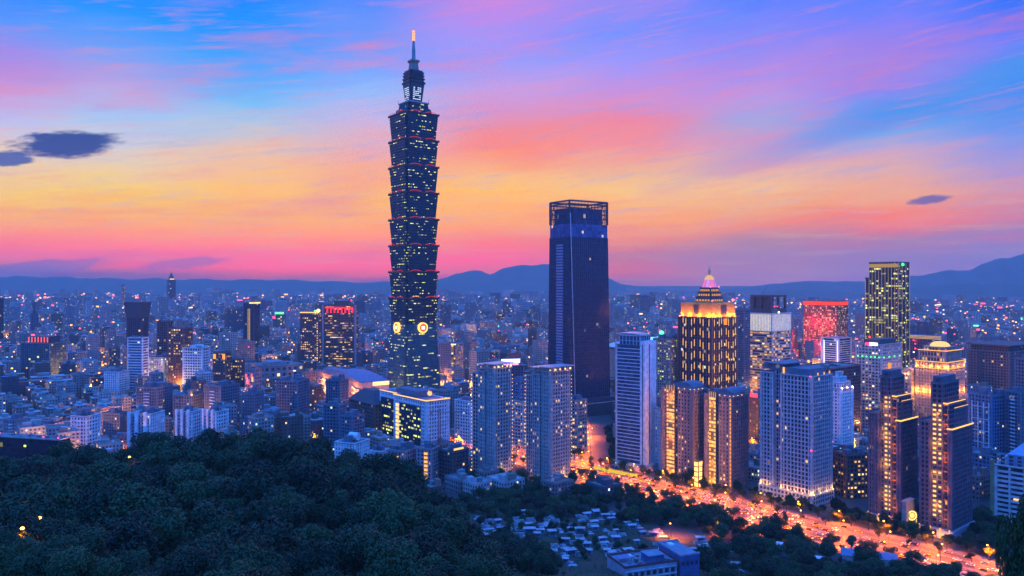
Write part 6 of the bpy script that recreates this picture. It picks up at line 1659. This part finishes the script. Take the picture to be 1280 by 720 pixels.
scatter(40, 78, 150, 735, 900, lambda x, y, z, px, py: 728 < px < 775, 'dark tree in the plaza between the dark tapered tower and the white banded tower', 'plaza_tree', 'plaza trees', .4, .75, 6)
for i, (x, y, dx, dy) in enumerate(fr):
    if not 655 < sight(x, y, 0)[0] < 1310: continue
    for o, m_ in ((25.8, 2), (-25.8, 2), (13.4, 3), (-13.4, 3), (0, 2)):
        if i % m_ == (0 if o else 2) and r.random() < .85:
            tree(r.choice(STR), x+dy*o, y-dx*o, .2, r.uniform(.85, 1.5) if abs(o) > 20 else r.uniform(.55, .95), r.uniform(0, 6.28), 'street_tree', 'small street tree lit orange by the lamps of the boulevard', 'street trees of the boulevard')
tree(FINE[1], 50.6, 75, hill(50.6, 75)-.6, 1., 2., 'foreground_tree', 'slim green leafy tree close to the eye at the right edge of the frame', None); [o for o in COL.objects if o.name.startswith('foreground_tree')][-1].scale = (.52, .52, 1.7)
for k, (px, py, Yk) in enumerate(((60, 560, 640), (300, 560, 640), (478, 596, 660), (350, 555, 640), (560, 545, 860), (100, 525, 900), (190, 540, 820))):
    x = (px-640)/F*Yk
    for q in range(6): tree(r.choice(BIG), x+r.uniform(-22, 22), Yk+r.uniform(-16, 22), max(0, hill(x, Yk))-.5, r.uniform(.5, .8), q, 'yard_tree', 'dark tree in a yard among the flats beyond the forest', 'yard trees among the flats')
for px, Yk, lab in ((968, 520, 'slender dark cypress beside the slip road, left of a pair'), (983, 524, 'slender dark cypress beside the slip road, right of a pair')):
    tree(STR[0], (px-640)/F*Yk, Yk, 0, 1, px, 'cypress_tree', lab, None); ob = [o for o in COL.objects if o.name.startswith('cypress_tree')][-1]; ob.scale = (.62, .62, 1.75)
# undergrowth over the bare soil
def undergrowth(n, seed):
    rg = np.random.default_rng(seed); r2 = random.Random(seed); V = []
    for _ in range(n):
        y = r2.uniform(90, 600); x = r2.uniform(-.72, .72)*y
        z = hill(x, y)
        if z < .3: continue
        s = r2.uniform(.5, 1.5); a = r2.uniform(0, 6.28); h = r2.uniform(.3, 1.4); c, q = math.cos(a)*s, math.sin(a)*s
        V.append(((x-c, y-q, z-.1), (x+q*.5, y-c*.5, z+h*.6), (x+c, y+q, z+h), (x-q*.5, y+c*.5, z+h*.3)))
    V = np.array(V); n = len(V); me = bpy.data.meshes.new('undergrowth')
    me.from_pydata([tuple(p) for p in V.reshape(-1, 3)], [], [(4*k, 4*k+1, 4*k+2, 4*k+3) for k in range(n)])
    me.materials.append(m_leaf); o = bpy.data.objects.new('undergrowth', me); COL.objects.link(o); tag(o, kind='stuff')
undergrowth(26000, 5)

# ------------------------------------------------------------------ hillside graves
m_gr = [plain('pale_grave_stone', (.40, .40, .43), .7, var=.5, scale=.15), plain('grey_grave_stone', (.14, .145, .16), .8, var=.5), plain('dark_blue_grave', (.08, .12, .2), .6)]
def grave_parts(kind):
    P = []
    def b(nm, mt, *boxes):
        mb = MB()
        for q in boxes: mb.box(*q)
        P.append((nm, mb.build(nm, mt, mesh_only=True)))
    if kind == 0:     # walled plot with headstone and arms
        b('plinth', m_gr[1], (-2.6, 2.6, -2.4, 2.4, -1.5, .35)); b('back_wall', m_gr[0], (-2.5, 2.5, 1.7, 2.3, .36, 1.7)); b('headstone', m_gr[0], (-.7, .7, 1.1, 1.5, .36, 2.0))
        b('arm_wall', m_gr[0], (-2.5, -2.1, -1.8, 1.68, .36, .95)); b('arm_wall', m_gr[0], (2.1, 2.5, -1.8, 1.68, .36, .95))
    elif kind == 1:   # small roofed shrine
        b('plinth', m_gr[1], (-2.4, 2.4, -2, 2, -1.5, .3)); b('shrine_wall', m_gr[2], (-1.9, 1.9, -.9, 1.7, .31, 2.3)); b('roof_slab', m_gr[0], (-2.5, 2.5, -1.7, 2.0, 2.31, 2.6))  # dark blue wall colour holds the shadow below the roof slab
        for sx in (-1.9, 1.65): b('post', m_gr[0], (sx, sx+.25, -1.5, -1.25, .31, 2.3))
    else:             # flat slab with rounded mound behind
        b('plinth', m_gr[1], (-2.8, 2.8, -2.2, 1.4, -1.5, .3)); b('slab', m_gr[0], (-2.2, 2.2, -1.8, .4, .31, .62)); b('headstone', m_gr[0], (-1.0, 1.0, .7, 1.1, .31, 1.9))
        mb = MB(); mb.smooth = True; mb.lathe([(2.5, -.4), (2.2, .6), (1.4, 1.2), (0, 1.5)], 12, (0, 3.0)); P.append(('mound', mb.build('mound', m_gr[2], mesh_only=True)))
    return P
GP = [grave_parts(k) for k in range(3)]
GL = ['pale walled grave with headstone on the terraced slope', 'small white-roofed grave shrine on the terraced slope', 'flat grave slab with a rounded mound on the terraced slope']
for (x, y, z) in GR:
    k = r.choices((0, 1, 2), (3, 4, 2))[0]
    rt = empty('grave', (x, y, z+.25), R(8)+r.uniform(-.22, .22)); s = r.uniform(.75, 1.25); rt.scale = (s*r.uniform(.9, 1.3), s, s); tag(rt, GL[k], 'grave', ['walled graves', 'roofed grave shrines', 'graves with mounds'][k])
    for nm, me_ in GP[k]:
        o = bpy.data.objects.new(nm, me_); COL.objects.link(o); o.parent = rt
# low roofs in the lower right wood
def roof_house(px, py, Yk, w_, d_, h, mat, rz, lab):
    x = (px-640)/F*Yk; zt = CZ-(py-YH)/F*Yk; z0 = zt-h
    rt = empty('house', (x, Yk, z0), rz); tag(rt, lab, 'house')
    mb = MB(); mb.box(-w_/2, w_/2, -d_/2, d_/2, -6, h-1.2); mb.build('wall', m_stone, rt)
    mb = MB(); a, b = w_/2+.5, d_/2+.5
    mb.face([(-a, -b, h-1.2), (a, -b, h-1.2), (a, 0, h), (-a, 0, h)]); mb.face([(-a, 0, h), (a, 0, h), (a, b, h-1.2), (-a, b, h-1.2)]); mb.face([(-a, -b, h-1.2), (-a, 0, h), (-a, b, h-1.2)]); mb.face([(a, -b, h-1.2), (a, b, h-1.2), (a, 0, h)])
    mb.build('roof', mat, rt)
roof_house(1018, 696, 452, 14, 12, 7, m_white, R(-25), 'house with a pale ridged roof in the lower right wood')
roof_house(1086, 690, 462, 30, 14, 6, m_bluetin, R(-20), 'long blue roof among trees beside the boulevard')
roof_house(985, 679, 480, 13, 6, 5, m_white, R(-35), 'narrow pale shed roof between wood and boulevard')
roof_house(915, 713, 432, 12, 9, 5, m_bluetin, R(10), 'small blue roof at the lower edge right of the terrace building')
roof_house(1178, 714, 440, 18, 8, 6, m_pinkt, R(-30), 'lilac shed roof at the lower edge beside the boulevard')
